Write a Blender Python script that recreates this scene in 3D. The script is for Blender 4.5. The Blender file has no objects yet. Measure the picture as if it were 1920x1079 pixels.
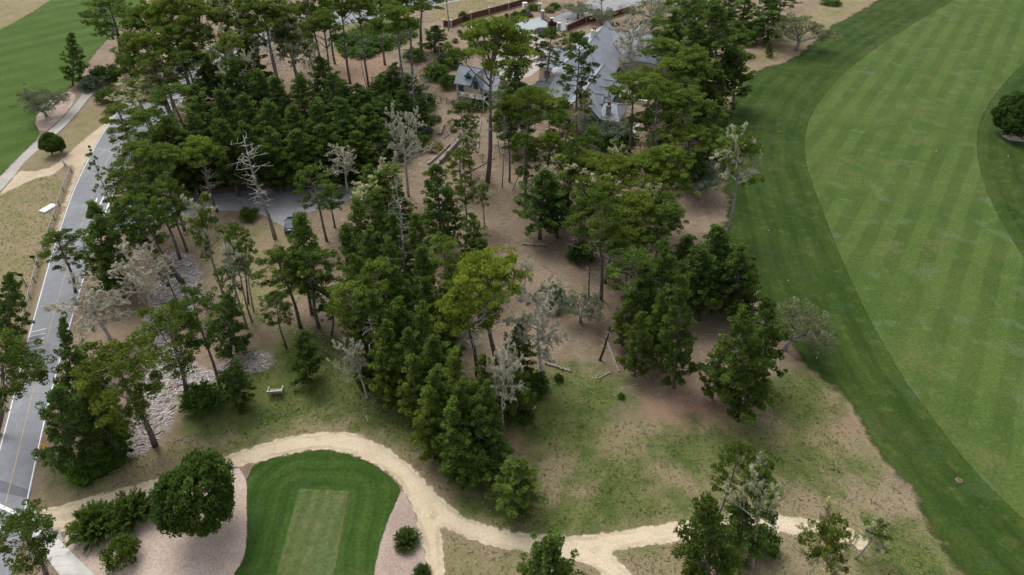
import bpy, math, random
import numpy as np
from mathutils import Matrix, Vector

# ------------------------------------------------------------------ camera, sky, sun, exposure
SC = bpy.context.scene
COL = SC.collection
CAM_H, PITCH, FPX = 60.0, math.radians(38), 1280.0
cam_data = bpy.data.cameras.new('camera')
cam_data.lens = 24.0; cam_data.sensor_width = 36.0; cam_data.clip_end = 6000.0; cam_data.clip_start = 0.5
cam = bpy.data.objects.new('camera', cam_data); COL.objects.link(cam)
cam.location = (0, 0, CAM_H); cam.rotation_euler = (math.pi/2 - PITCH, 0, 0)
SC.camera = cam
SUN_EL, SUN_AZ = math.radians(58), math.radians(-35)       # azimuth measured from +Y towards +X
world = bpy.data.worlds.new('World'); SC.world = world; world.use_nodes = True
wn = world.node_tree
sky = wn.nodes.new('ShaderNodeTexSky'); sky.sky_type = 'NISHITA'; sky.sun_disc = False
sky.sun_elevation = SUN_EL; sky.sun_rotation = SUN_AZ
sky.air_density = 1.0; sky.dust_density = 4.0; sky.ozone_density = 1.0
hs = wn.nodes.new('ShaderNodeHueSaturation'); hs.inputs['Saturation'].default_value = 0.30   # overcast: a pale, even sky
bg = wn.nodes['Background']; bg.inputs['Strength'].default_value = 0.15
wn.links.new(sky.outputs[0], hs.inputs['Color']); wn.links.new(hs.outputs[0], bg.inputs['Color'])
sun_d = bpy.data.lights.new('sun', 'SUN'); sun_d.energy = 1.1; sun_d.angle = math.radians(30); sun_d.color = (1.0, 0.955, 0.89)
sun = bpy.data.objects.new('sun', sun_d); COL.objects.link(sun)
sd_ = Vector((math.sin(SUN_AZ)*math.cos(SUN_EL), math.cos(SUN_AZ)*math.cos(SUN_EL), math.sin(SUN_EL)))
sun.rotation_euler = sd_.to_track_quat('Z', 'Y').to_euler()
SC.view_settings.view_transform = 'Standard'; SC.view_settings.look = 'None'
SC.view_settings.exposure = 0.72; SC.view_settings.gamma = 1.0

CP, SP = math.cos(PITCH), math.sin(PITCH)
def ray(u, v):
    dx = (u-960)/FPX; dy = (539.5-v)/FPX
    return dx, CP+dy*SP, -SP+dy*CP
def P(u, v, z=0.0):
    """place on the level z that the photograph shows at (u, v)"""
    d = ray(u, v); t = (z-CAM_H)/d[2]
    return Vector((d[0]*t, d[1]*t, z))
def depth(p): return p[1]*CP + (CAM_H-p[2])*SP

# ------------------------------------------------------------------ materials
class NT:
    def __init__(s, name):
        s.m = bpy.data.materials.new(name); s.m.use_nodes = True
        s.t = s.m.node_tree; s.b = s.t.nodes['Principled BSDF']
        s.b.inputs['Specular IOR Level'].default_value = 0.05
        s.b.inputs['Roughness'].default_value = 0.85
        s.pos = s.t.nodes.new('ShaderNodeNewGeometry').outputs['Position']
    def n(s, typ, **kw):
        nd = s.t.nodes.new(typ)
        for k, v in kw.items(): setattr(nd, k, v)
        return nd
    def put(s, sock, v):
        if isinstance(v, bpy.types.NodeSocket): s.t.links.new(v, sock)
        else: sock.default_value = v
    def math(s, op, a, b=0.0, c=0.0):
        nd = s.n('ShaderNodeMath', operation=op)
        s.put(nd.inputs[0], a); s.put(nd.inputs[1], b)
        if op in ('MULTIPLY_ADD', 'WRAP'): s.put(nd.inputs[2], c)
        return nd.outputs[0]
    def noise(s, scale, detail=3, rough=.55, vec=None, dist=0.0):
        nd = s.n('ShaderNodeTexNoise'); nd.inputs['Scale'].default_value = scale
        nd.inputs['Detail'].default_value = detail; nd.inputs['Roughness'].default_value = rough
        nd.inputs['Distortion'].default_value = dist
        s.t.links.new(vec or s.pos, nd.inputs['Vector'])
        return nd.outputs['Fac']
    def ramp(s, x, lo, hi, a=0.0, b=1.0, smooth=True):
        nd = s.n('ShaderNodeMapRange'); nd.interpolation_type = 'SMOOTHSTEP' if smooth else 'LINEAR'
        s.put(nd.inputs['Value'], x); s.put(nd.inputs['From Min'], lo); s.put(nd.inputs['From Max'], hi)
        s.put(nd.inputs['To Min'], a); s.put(nd.inputs['To Max'], b)
        return nd.outputs['Result']
    def mix(s, f, a, b, blend='MIX'):
        nd = s.n('ShaderNodeMix', data_type='RGBA', blend_type=blend)
        s.put(nd.inputs[0], f)
        s.put(nd.inputs[6], a if isinstance(a, bpy.types.NodeSocket) else (*a, 1))
        s.put(nd.inputs[7], b if isinstance(b, bpy.types.NodeSocket) else (*b, 1))
        return nd.outputs[2]
    def attr(s, name, vec=False):
        nd = s.n('ShaderNodeAttribute', attribute_name=name)
        return nd.outputs['Color'] if vec else nd.outputs['Fac']
    def scaled(s, v):
        nd = s.n('ShaderNodeVectorMath', operation='MULTIPLY'); s.t.links.new(s.pos, nd.inputs[0]); nd.inputs[1].default_value = v
        return nd.outputs[0]
    def gain(s, col, f):
        nd = s.n('ShaderNodeVectorMath', operation='SCALE'); s.put(nd.inputs[0], col); s.put(nd.inputs['Scale'], f)
        return nd.outputs[0]
    def bump(s, h, dist=.1, strength=.6):
        nd = s.n('ShaderNodeBump'); nd.inputs['Distance'].default_value = dist; nd.inputs['Strength'].default_value = strength
        s.t.links.new(h, nd.inputs['Height']); s.t.links.new(nd.outputs[0], s.b.inputs['Normal'])
    def col(s, c): s.put(s.b.inputs['Base Color'], c if isinstance(c, bpy.types.NodeSocket) else (*c, 1)); return s
    def edge(s, width, amp, scale=.8, detail=5):
        """ragged border: the sheet thins out where its stored border distance runs to zero"""
        nz = s.noise(scale, detail, .65)
        v = s.math('MULTIPLY_ADD', s.math('SUBTRACT', nz, .5), amp, s.attr('sd'))
        s.put(s.b.inputs['Alpha'], s.ramp(v, -width, width))

MATS = {}
def simple(name, c, rough=.8, spec=.2, metal=0.0, var=.18, scale=3.0, stretch=None):
    if name in MATS: return MATS[name]
    k = NT(name); nz = k.noise(scale, 4, .6, vec=k.scaled(stretch) if stretch else None)
    k.col(k.gain(k.mix(1.0, c, c), k.ramp(nz, .3, .7, 1-var, 1+var)))
    k.b.inputs['Roughness'].default_value = rough; k.b.inputs['Specular IOR Level'].default_value = spec; k.b.inputs['Metallic'].default_value = metal
    MATS[name] = k.m; return k.m

def grass_mat(name, c1, c2, c3, edge=(.5, 1.2, .8), fine=.22, stripe=None, rings=None, pale=None):
    k = NT(name)
    c = k.mix(k.ramp(k.noise(.09, 4, .6), .38, .62), c1, c2)
    c = k.mix(k.ramp(k.noise(.45, 5, .65), .50, .72), c, c3)
    if stripe:
        ang, per, amt = stripe
        nd = k.n('ShaderNodeVectorMath', operation='DOT_PRODUCT'); k.t.links.new(k.pos, nd.inputs[0])
        nd.inputs[1].default_value = (math.sin(ang), -math.cos(ang), 0)
        w = k.math('MULTIPLY_ADD', k.math('SUBTRACT', k.noise(.12, 3), .5), .9, nd.outputs['Value'])
        sn = k.math('SINE', k.math('MULTIPLY', w, 2*math.pi/per))
        f = k.math('MULTIPLY', k.ramp(sn, -.3, .3, -1, 1), k.ramp(k.noise(.05, 3), .34, .58, .25, 1.0))
        c = k.gain(c, k.math('MULTIPLY_ADD', f, amt, 1.0))
    if rings:
        per, amt = rings
        d = k.math('MULTIPLY_ADD', k.math('SUBTRACT', k.noise(.1, 3), .5), 1.6, k.attr('fd'))
        sn = k.math('SINE', k.math('MULTIPLY', d, 2*math.pi/per))
        sn2 = k.math('SINE', k.math('MULTIPLY', d, 2*math.pi/(per*.37)))
        f = k.math('MULTIPLY', k.math('MULTIPLY_ADD', sn2, .45, sn), k.ramp(k.noise(.07, 3), .35, .6, .15, 1.0))
        c = k.gain(c, k.math('MULTIPLY_ADD', f, amt, 1.0))
    if pale:                               # worn, bluish and straw coloured spots in the turf
        c = k.mix(k.ramp(k.noise(.24, 3, .55), .55, .68, 0, .40), c, pale[0])
        c = k.mix(k.ramp(k.noise(.11, 5, .65), .56, .70, 0, .6), c, pale[1])
    c = k.gain(c, k.ramp(k.noise(2.6, 4, .75), .3, .7, 1-fine, 1+fine))
    k.col(c); k.bump(k.noise(5.0, 3, .7), .08, .5)
    if edge: k.edge(*edge)
    MATS[name] = k.m; return k.m

def dirt_mat(name, c1, c2, c3, edge=(.15, .9, .9), scale=.5, fine=.16, stretch=None, bump=.06):
    k = NT(name)
    c = k.mix(k.ramp(k.noise(scale*.35, 4, .6), .38, .62), c1, c2)
    c = k.mix(k.ramp(k.noise(scale*3, 5, .7, vec=k.scaled(stretch) if isinstance(stretch, tuple) else None), .52, .74), c, c3)
    c = k.gain(c, k.ramp(k.noise(4.5, 5, .8), .3, .7, 1-fine, 1+fine))
    if stretch == 'tracks':
        d_ = k.math('MULTIPLY_ADD', k.math('SUBTRACT', k.noise(.35, 3), .5), .9, k.attr('sd'))
        tr_ = k.ramp(k.math('SINE', k.math('MULTIPLY', d_, 5.2)), .1, .9); c = k.gain(c, k.math('MULTIPLY_ADD', k.math('MULTIPLY', tr_, k.ramp(k.noise(.3, 4), .35, .6)), -.20, 1.0))
    k.col(c); k.bump(k.noise(3.5, 5, .75), bump, .6)
    if edge: k.edge(*edge)
    MATS[name] = k.m; return k.m

# ------------------------------------------------------------------ mesh helpers
def fast_mesh(name, V, F, attrs=None, smooth=False):
    V = np.asarray(V, dtype=np.float32); F = np.asarray(F, dtype=np.int32); k = F.shape[1]
    me = bpy.data.meshes.new(name)
    me.vertices.add(len(V)); me.vertices.foreach_set('co', V.ravel())
    me.loops.add(F.size); me.loops.foreach_set('vertex_index', F.ravel())
    me.polygons.add(len(F)); me.polygons.foreach_set('loop_start', np.arange(len(F), dtype=np.int32)*k)
    for nm, a in (attrs or {}).items():
        at = me.attributes.new(nm, 'FLOAT', 'POINT'); at.data.foreach_set('value', np.asarray(a, dtype=np.float32))
    me.update(calc_edges=True); me.validate()
    if smooth: me.polygons.foreach_set('use_smooth', np.ones(len(F), dtype=bool))
    return me

class MB:
    """collects solids into one mesh"""
    def __init__(s): s.v = []; s.f = []
    def raw(s, vs, fs):
        o = len(s.v); s.v += [tuple(x) for x in vs]; s.f += [tuple(i+o for i in f) for f in fs]; return s
    def box(s, c, d, rz=0.0, taper=1.0):
        x, y, z = d[0]/2, d[1]/2, d[2]/2; ca, sa = math.cos(rz), math.sin(rz); vs = []
        for k, q in ((-1, 1), (1, taper)):
            for a, b in ((-1, -1), (1, -1), (1, 1), (-1, 1)):
                X, Y = a*x*q, b*y*q; vs.append((c[0]+X*ca-Y*sa, c[1]+X*sa+Y*ca, c[2]+k*z))
        return s.raw(vs, [(3, 2, 1, 0), (4, 5, 6, 7), (0, 1, 5, 4), (1, 2, 6, 5), (2, 3, 7, 6), (3, 0, 4, 7)])
    def tube(s, pts, rad, n=6, cap=True):
        pts = [Vector(p) for p in pts]; o = len(s.v); m = len(pts)
        for i, p in enumerate(pts):
            t = (pts[min(i+1, m-1)]-pts[max(i-1, 0)]).normalized()
            a = t.cross(Vector((0, 0, 1)) if abs(t.z) < .9 else Vector((1, 0, 0))).normalized(); b = t.cross(a)
            r = rad[i] if hasattr(rad, '__len__') else rad
            for k in range(n):
                q = 2*math.pi*k/n; s.v.append(tuple(p + a*(r*math.cos(q)) + b*(r*math.sin(q))))
        for i in range(m-1):
            for k in range(n):
                k2 = (k+1) % n; s.f.append((o+i*n+k, o+i*n+k2, o+(i+1)*n+k2, o+(i+1)*n+k))
        if cap: s.f.append(tuple(o+k for k in range(n))[::-1]); s.f.append(tuple(o+(m-1)*n+k for k in range(n)))
        return s
    def prism(s, poly, z0, z1):
        n = len(poly); vs = [(p[0], p[1], z0) for p in poly]+[(p[0], p[1], z1) for p in poly]
        return s.raw(vs, [tuple(range(n))[::-1], tuple(range(n, 2*n))]+[(i, (i+1) % n, n+(i+1) % n, n+i) for i in range(n)])
    def mesh(s, name, smooth=False):
        me = bpy.data.meshes.new(name); me.from_pydata(s.v, [], s.f); me.update()
        if smooth: me.polygons.foreach_set('use_smooth', np.ones(len(s.f), dtype=bool))
        return me
    def build(s, name, mat, parent=None, smooth=False): return obj(name, s.mesh(name, smooth), mat, parent)

def obj(name, me, mat=None, parent=None):
    o = bpy.data.objects.new(name, me); COL.objects.link(o)
    if mat is not None and len(me.materials) == 0: me.materials.append(mat)
    if parent: o.parent = parent
    return o
def tag(o, label=None, cat=None, group=None, kind=None):
    if label: o['label'] = label
    if cat: o['category'] = cat
    if group: o['group'] = group
    if kind: o['kind'] = kind
    return o
def empty(name, loc, rz=0.0, label=None, cat=None, group=None):
    o = bpy.data.objects.new(name, None); COL.objects.link(o); o.location = loc; o.rotation_euler = (0, 0, rz)
    o.empty_display_size = .3
    return tag(o, label, cat, group)

# ------------------------------------------------------------------ outlines and border distances
def smooth_poly(pts, it=2):
    p = np.array(pts, dtype=float)
    for _ in range(it):
        a = np.roll(p, -1, 0); q = np.empty((2*len(p), 2)); q[0::2] = p*.75+a*.25; q[1::2] = p*.25+a*.75; p = q
    return p
def world_poly(px, it=0):
    w = np.array([P(u, v)[:2] for u, v in px]); return smooth_poly(w, it) if it else w
def sdf(pts, poly):
    best = np.full(len(pts), 1e18); ins = np.zeros(len(pts), bool); n = len(poly); x, y = pts[:, 0], pts[:, 1]
    for i in range(n):
        a, b = poly[i], poly[(i+1) % n]; e = b-a; L = e@e
        if L < 1e-12: continue
        w = pts-a; t = np.clip((w@e)/L, 0, 1); d = w-np.outer(t, e); best = np.minimum(best, (d*d).sum(1))
        if a[1] != b[1]:
            c = (a[1] > y) != (b[1] > y); ins ^= c & (x < (b[0]-a[0])*(y-a[1])/(b[1]-a[1])+a[0])
    return np.where(ins, 1, -1)*np.sqrt(best)
def zone(name, poly, mat, z, step=.6, margin=.7, ring=None, kind='structure', parent=None, clampx=None):
    lo = poly.min(0)-margin; hi = poly.max(0)+margin
    xs = np.arange(lo[0], hi[0]+step, step); ys = np.arange(lo[1], hi[1]+step, step)
    X, Y = np.meshgrid(xs, ys); pts = np.c_[X.ravel(), Y.ravel()]; s = sdf(pts, poly)
    nx, ny = len(xs), len(ys); idx = np.arange(nx*ny).reshape(ny, nx)
    q = np.stack([idx[:-1, :-1], idx[:-1, 1:], idx[1:, 1:], idx[1:, :-1]], -1).reshape(-1, 4)
    q = q[(s[q] > -margin).any(1)]; used = np.unique(q); remap = np.zeros(nx*ny, int); remap[used] = np.arange(len(used))
    at = {'sd': s[used]}
    if ring is not None: at['fd'] = np.abs(sdf(pts[used], ring))
    me = fast_mesh(name, np.c_[pts[used], np.full(len(used), z)], remap[q], at)
    return tag(obj(name, me, mat, parent), kind=kind)
def flat(name, poly, mat, z, kind='structure', parent=None):
    me = bpy.data.meshes.new(name); me.from_pydata([(p[0], p[1], z) for p in poly], [], [tuple(range(len(poly)))]); me.update()
    return tag(obj(name, me, mat, parent), kind=kind)

# outlines read off the photograph, in its pixels
FAIRWAY = world_poly([(1960, -90), (1790, 0), (1707, 47), (1623, 103), (1567, 150), (1523, 207), (1507, 253), (1510, 307), (1525, 353), (1550, 417),
    (1580, 493), (1620, 580), (1660, 653), (1693, 710), (1720, 746), (1757, 796), (1807, 862), (1857, 916), (1920, 976), (2040, 1085), (2250, 1085), (2100, 700),
    (1985, 560), (1920, 487), (1870, 400), (1850, 360), (1837, 317), (1830, 267), (1840, 217), (1873, 167), (1920, 117), (2000, 60), (2150, -20), (2100, -90)], 2)
ROUGH = world_poly([(1800, -90), (1650, 0), (1587, 37), (1557, 50), (1500, 103), (1460, 123), (1435, 128), (1397, 150), (1373, 187), (1357, 240), (1350, 290), (1356, 333), (1362, 360), (1370, 385),
    (1355, 423), (1375, 480), (1420, 550), (1475, 640), (1500, 672), (1557, 722), (1607, 769), (1630, 826), (1673, 876), (1707, 916), (1740, 972), (1773, 1019), (1800, 1069), (1850, 1150),
    (2500, 1150), (2500, 400), (2300, -90)], 2)
LEFT_FAIRWAY = world_poly([(330, -60), (273, 0), (225, 50), (167, 110), (150, 150), (128, 170), (100, 190), (62, 226), (78, 252), (30, 299), (0, 331), (-60, 390), (-250, 330), (-200, 120), (-60, 85), (0, 57), (50, 30), (97, 0), (160, -40)], 1)
TEE_LAWN = world_poly([(463, 882), (500, 861), (560, 847), (630, 843), (690, 864), (730, 893), (752, 916), (742, 942), (725, 980), (712, 1020), (700, 1079), (690, 1160), (400, 1160), (438, 1079), (458, 1050), (465, 1010), (463, 960)], 1)
TEE = world_poly([(562, 924), (653, 929), (612, 1160), (500, 1160)])
TRAIL = world_poly([(66, 960), (110, 950), (167, 932), (287, 901), (403, 862), (480, 837), (540, 819), (597, 812), (660, 811), (713, 832), (763, 866), (813, 919), (863, 966), (913, 987), (960, 998), (1020, 1004), (1077, 1006),
    (1160, 997), (1247, 982), (1313, 972), (1380, 963), (1440, 963), (1507, 972), (1570, 985), (1628, 1003), (1626, 1036), (1587, 1019), (1527, 1007), (1440, 996), (1380, 1002), (1280, 1013), (1227, 1022), (1150, 1034),
    (1150, 1044), (1187, 1079), (1230, 1140), (1170, 1140), (1127, 1068), (1060, 1044), (993, 1037), (960, 1033), (910, 1022), (853, 1002), (825, 984), (830, 1019), (833, 1079), (838, 1150), (806, 1150), (803, 1079), (793, 1019), (777, 959), (757, 917),
    (740, 897), (697, 866), (630, 842), (563, 846), (513, 859), (480, 868), (410, 882), (340, 912), (287, 939), (220, 962), (120, 996), (97, 1000), (72, 977)], 1)
MULCH1 = world_poly([(100, 1003), (220, 964), (287, 941), (410, 884), (464, 876), (464, 1010), (457, 1050), (438, 1079), (398, 1160), (235, 1160), (165, 1070)], 1)
MULCH2 = world_poly([(755, 917), (778, 959), (794, 1019), (804, 1079), (806, 1160), (688, 1160), (700, 1079), (712, 1020), (725, 980), (742, 942)], 0)
MULCH3 = world_poly([(128, 168), (147, 183), (110, 228), (78, 252), (62, 226), (90, 190)], 1)
MULCH4 = world_poly([(1872, 252), (1890, 242), (1960, 238), (1985, 262), (1900, 268)], 1)
ROAD_L = [(-75, 1079), (-45, 990), (0, 829), (13, 782), (45, 653), (70, 567), (90, 493), (113, 423), (135, 358), (163, 300), (190, 250), (228, 196), (275, 165), (335, 120), (400, 80), (500, 40), (640, 18), (693, 9), (800, -12), (900, -32)]
ROAD_R = [(22, 1079), (36, 1022), (53, 949), (77, 832), (100, 729), (125, 640), (150, 552), (175, 470), (195, 415), (213, 368), (235, 318), (262, 270), (300, 224), (350, 183), (410, 142), (460, 108), (530, 72), (647, 46), (693, 36), (830, 8), (950, -18)]
DRIVE = world_poly([(196, 420), (205, 385), (240, 372), (330, 368), (410, 364), (480, 356), (560, 347), (640, 342), (672, 356), (655, 378), (600, 392), (572, 402), (560, 420), (535, 428), (510, 414), (490, 402), (440, 396), (380, 398), (330, 410), (260, 424), (200, 440)], 1)
CART = world_poly([(-60, 385), (0, 333), (30, 300), (73, 260), (110, 230), (147, 187), (158, 168), (190, 130), (203, 140), (175, 177), (163, 190), (140, 220), (113, 247), (70, 283), (43, 307), (30, 327), (0, 362), (-60, 420)], 1)
SAND = world_poly([(-10, 372), (36, 318), (60, 323), (100, 313), (133, 283), (167, 253), (190, 238), (220, 205), (262, 190), (200, 250), (165, 300), (150, 330), (139, 360), (118, 425), (95, 492), (88, 492), (108, 420), (126, 360), (136, 335), (140, 312), (124, 308), (100, 330), (67, 334), (30, 352)], 1)
WALK = world_poly([(53, 952), (68, 954), (74, 974), (100, 1000), (178, 1079), (240, 1150), (165, 1150), (112, 1079), (78, 1034), (60, 1008), (45, 985)])
DRIVE2 = world_poly([(1010, 52), (1045, 28), (1090, 15), (1110, -5), (1130, -30), (1420, -30), (1290, -6), (1200, 8), (1130, 30), (1080, 50), (1050, 62)], 1)
PARK2 = world_poly([(958, 48), (1012, 32), (1030, 46), (1012, 66), (985, 72), (970, 60)], 0)
COURT = world_poly([(945, 82), (975, 68), (1028, 72), (1032, 105), (1015, 128), (985, 150), (940, 150), (920, 120)], 1)
CHIPS = world_poly([(300, 470), (370, 480), (385, 540), (352, 600), (330, 660), (395, 700), (440, 665), (500, 655), (512, 690), (470, 700), (395, 720), (325, 740), (330, 790), (275, 855), (228, 862), (238, 800), (275, 740), (250, 700), (262, 620), (285, 560)], 1)
# kinds of cover on the open ground
DRY = [world_poly([(-150, 420), (20, 340), (130, 315), (100, 440), (50, 600), (-20, 850), (-200, 900)], 1),
       world_poly([(90, 960), (240, 855), (400, 790), (560, 740), (720, 740), (790, 800), (850, 930), (960, 940), (1000, 860), (1060, 790), (1160, 780), (1330, 800), (1440, 770), (1480, 690), (1560, 730), (1630, 830), (1760, 1000), (1850, 1150), (1230, 1150), (1190, 1080), (1100, 1150), (840, 1150), (820, 900), (640, 815), (420, 865), (120, 960)], 1),
       world_poly([(50, -40), (97, 0), (50, 30), (0, 57), (-100, 110), (-200, 60)], 1),
       world_poly([(1330, 380), (1380, 300), (1350, 240), (1400, 140), (1500, 90), (1620, 10), (1690, -40), (1560, -10), (1420, 90), (1330, 250)], 1),
       world_poly([(800, 30), (830, 5), (980, -30), (1000, 0), (870, 55)], 1),
       world_poly([(380, 440), (480, 410), (600, 420), (560, 600), (480, 640), (420, 560)], 1), world_poly([(110, 255), (175, 190), (200, 215), (150, 285), (60, 320), (52, 305)], 1)]
GREEN = [world_poly([(340, 790), (400, 720), (500, 690), (540, 620), (640, 640), (700, 720), (800, 760), (820, 830), (760, 830), (640, 770), (540, 790), (440, 830)], 1),
         world_poly([(960, 760), (1000, 700), (1090, 690), (1180, 730), (1120, 800), (1050, 850), (990, 830)], 1), world_poly([(1240, 830), (1330, 800), (1430, 830), (1600, 860), (1590, 910), (1400, 880), (1250, 870)], 1),
         world_poly([(870, 930), (1000, 950), (1180, 930), (1330, 950), (1080, 1000), (930, 985)], 1), world_poly([(1430, 740), (1500, 690), (1570, 760), (1500, 800)], 1),
         world_poly([(100, 880), (180, 850), (230, 800), (240, 860), (150, 920)], 1), world_poly([(620, 75), (720, 20), (790, 60), (740, 90), (640, 110)], 1),
         world_poly([(1080, 880), (1180, 850), (1240, 930), (1120, 940)], 1), world_poly([(1660, 980), (1760, 1030), (1800, 1150), (1640, 1110)], 1)]
RED = [world_poly([(930, 850), (960, 800), (1010, 790), (1020, 830), (970, 880)], 1), world_poly([(1190, 740), (1310, 700), (1400, 790), (1340, 810), (1230, 790)], 1), world_poly([(600, 110), (720, 85), (740, 140), (650, 170)], 1), world_poly([(1480, 680), (1560, 720), (1620, 800), (1590, 830), (1520, 760)], 1)]

# ------------------------------------------------------------------ the ground
def axis(lo, hi, step, far):
    a = list(np.arange(lo, hi+.01, step)); g = step
    x = hi
    while x < far: g *= 1.5; x += g; a.append(x)
    g = step; x = lo
    while x > -far: g *= 1.5; x -= g; a.insert(0, x)
    return np.array(a)
gx = axis(-180, 180, 1.2, 2500); gy = axis(10, 245, 1.2, 2500)
GX, GY = np.meshgrid(gx, gy); gp = np.c_[GX.ravel(), GY.ravel()]
ii = np.arange(len(gp)).reshape(len(gy), len(gx))
gq = np.stack([ii[:-1, :-1], ii[:-1, 1:], ii[1:, 1:], ii[1:, :-1]], -1).reshape(-1, 4)
mx = lambda polys: np.max([sdf(gp, q) for q in polys], axis=0)
k = NT('forest_ground')
litter = k.mix(k.ramp(k.noise(.10, 5, .6), .36, .64), (.165, .122, .086), (.215, .166, .118))
litter = k.mix(k.ramp(k.noise(.55, 6, .7), .50, .72, 0, .8), litter, (.255, .205, .150))
litter = k.mix(k.ramp(k.noise(.22, 5, .7, dist=.6), .57, .70, 0, .65), litter, (.105, .100, .042))
litter = k.mix(k.ramp(k.noise(1.6, 5, .75), .58, .72, 0, .6), litter, (.080, .058, .042))
dry = k.mix(k.ramp(k.noise(.13, 5, .65), .38, .60), (.180, .155, .078), (.215, .172, .108))
dry = k.mix(k.ramp(k.noise(.30, 6, .7, dist=.4), .46, .63, 0, .72), dry, (.135, .138, .056))
dry = k.mix(k.ramp(k.noise(1.3, 5, .75), .56, .70, 0, .75), dry, (.270, .235, .140))
dry = k.mix(k.ramp(k.noise(.75, 5, .7), .60, .72, 0, .6), dry, (.130, .105, .075))
green = k.mix(k.ramp(k.noise(.35, 5, .65), .38, .62), (.055, .086, .020), (.105, .122, .038))
green = k.mix(k.ramp(k.noise(1.1, 5, .7), .56, .72, 0, .7), green, (.190, .170, .080))
chips = k.mix(k.ramp(k.noise(.5, 6, .7, dist=1.2), .40, .60), (.30, .265, .245), (.205, .165, .135))
chips = k.mix(k.ramp(k.noise(2.2, 5, .75, dist=1.5), .50, .66, 0, .8), chips, (.46, .43, .42))
red = k.mix(k.ramp(k.noise(.6, 5, .7), .40, .62), (.25, .165, .110), (.215, .155, .115))
def fac(name, w, amp, sc=.28, bias=0.0):
    return k.ramp(k.math('MULTIPLY_ADD', k.math('SUBTRACT', k.noise(sc, 6, .68), .5), amp, k.math('ADD', k.attr(name), bias)), -w, w)
c = k.mix(fac('dry', 1.8, 10), litter, dry)
c = k.mix(fac('red', 1.2, 7), c, red)
c = k.mix(k.math('MULTIPLY', fac('green', 2.6, 13, .30, 1.2), .95), c, green)
c = k.mix(fac('chips', .5, 4, .6), c, chips)
c = k.gain(c, k.ramp(k.noise(5.5, 5, .8), .28, .72, .68, 1.30))
k.col(c); k.bump(k.noise(2.4, 6, .75), .22, .7)
MATS['ground'] = k.m
ground = tag(obj('ground', fast_mesh('ground', np.c_[gp, np.zeros(len(gp))], gq, {'dry': mx(DRY), 'green': mx(GREEN), 'red': mx(RED), 'chips': sdf(gp, CHIPS)}), k.m), kind='structure')

# turf, beds and paths
M_rough = grass_mat('rough_turf', (.024, .047, .008), (.035, .058, .012), (.056, .073, .019), edge=(.7, 4.5, .35), rings=(3.4, .14), pale=((.042, .070, .030), (.064, .070, .026)))
M_fair = grass_mat('fairway_turf', (.048, .082, .018), (.061, .092, .022), (.078, .098, .031), edge=(.18, .35, .5), stripe=(math.radians(55), 4.3, .105), pale=((.090, .130, .066), (.100, .102, .038)))
M_lfair = grass_mat('left_fairway_turf', (0.041, 0.078, 0.013), (0.052, 0.088, 0.018), (0.066, 0.094, 0.025), edge=(.4, 1.5, .5), stripe=(math.radians(48), 7.5, .10))
M_lawn = grass_mat('tee_lawn_turf', (.025, .056, .009), (.035, .068, .013), (.047, .076, .018), edge=(.10, .5, .9), rings=(1.7, .13), pale=((.038, .068, .026), (.058, .075, .024)))
M_tee = grass_mat('tee_turf', (.062, .090, .026), (.074, .098, .034), (.092, .102, .044), edge=None, stripe=(math.radians(86), 1.3, .10), pale=((.070, .105, .04), (.11, .115, .055)))
M_trail = dirt_mat('trail_sand', (0.440, 0.365, 0.255), (0.493, 0.414, 0.299), (0.378, 0.304, 0.207), edge=(.14, 1.3, 1.1), scale=.35, stretch='tracks')
M_mulch = dirt_mat('bark_mulch', (.385, .305, .250), (.440, .355, .300), (.260, .195, .155), edge=(.12, .5, 1.2), scale=1.2, fine=.26)
M_mulch_g = dirt_mat('grey_mulch', (0.280, 0.215, 0.182), (0.325, 0.254, 0.215), (0.182, 0.137, 0.114), edge=(.12, .5, 1.2), scale=1.2, fine=.24)
M_sand = dirt_mat('shoulder_sand', (.42, .345, .255), (.36, .29, .205), (.28, .22, .15), edge=(.35, 2.0, .9), scale=.6)
M_court = dirt_mat('court_gravel', (.30, .262, .245), (.35, .31, .295), (.20, .165, .15), edge=(.1, .5, 1.), scale=2.2, fine=.25)
rough = zone('rough', ROUGH, M_rough, .008, .8, 2.6, ring=FAIRWAY)
zone('fairway', FAIRWAY, M_fair, .016, .8, .6)
zone('left_fairway', LEFT_FAIRWAY, M_lfair, .008, .8, 1.2)
zone('tee_lawn', TEE_LAWN, M_lawn, .012, .35, .4, ring=TEE)
zone('bark_bed', MULCH1, M_mulch, .008, .4, .5); zone('bark_bed', MULCH2, M_mulch_g, .008, .4, .5)
zone('bark_bed', MULCH3, M_mulch_g, .014, .4, .5); zone('bark_bed', MULCH4, M_mulch, .022, .4, .5)
zone('sand_track', SAND, M_sand, .012, .6, 1.4)
zone('sand_trail', TRAIL, M_trail, .020, .35, .9)
zone('gravel_court', COURT, M_court, .012, .6, .6)
_c = TEE.mean(0); _o = np.array([p+(p-_c)/np.linalg.norm(p-_c)*.55 for p in TEE]); _m = MB(); _m.raw([(*p, .0) for p in _o]+[(*p, .16) for p in TEE], [(4, 5, 6, 7)]+[(i, (i+1) % 4, 4+(i+1) % 4, 4+i) for i in range(4)])
tag(_m.build('tee_box', M_tee), kind='structure')

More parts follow.
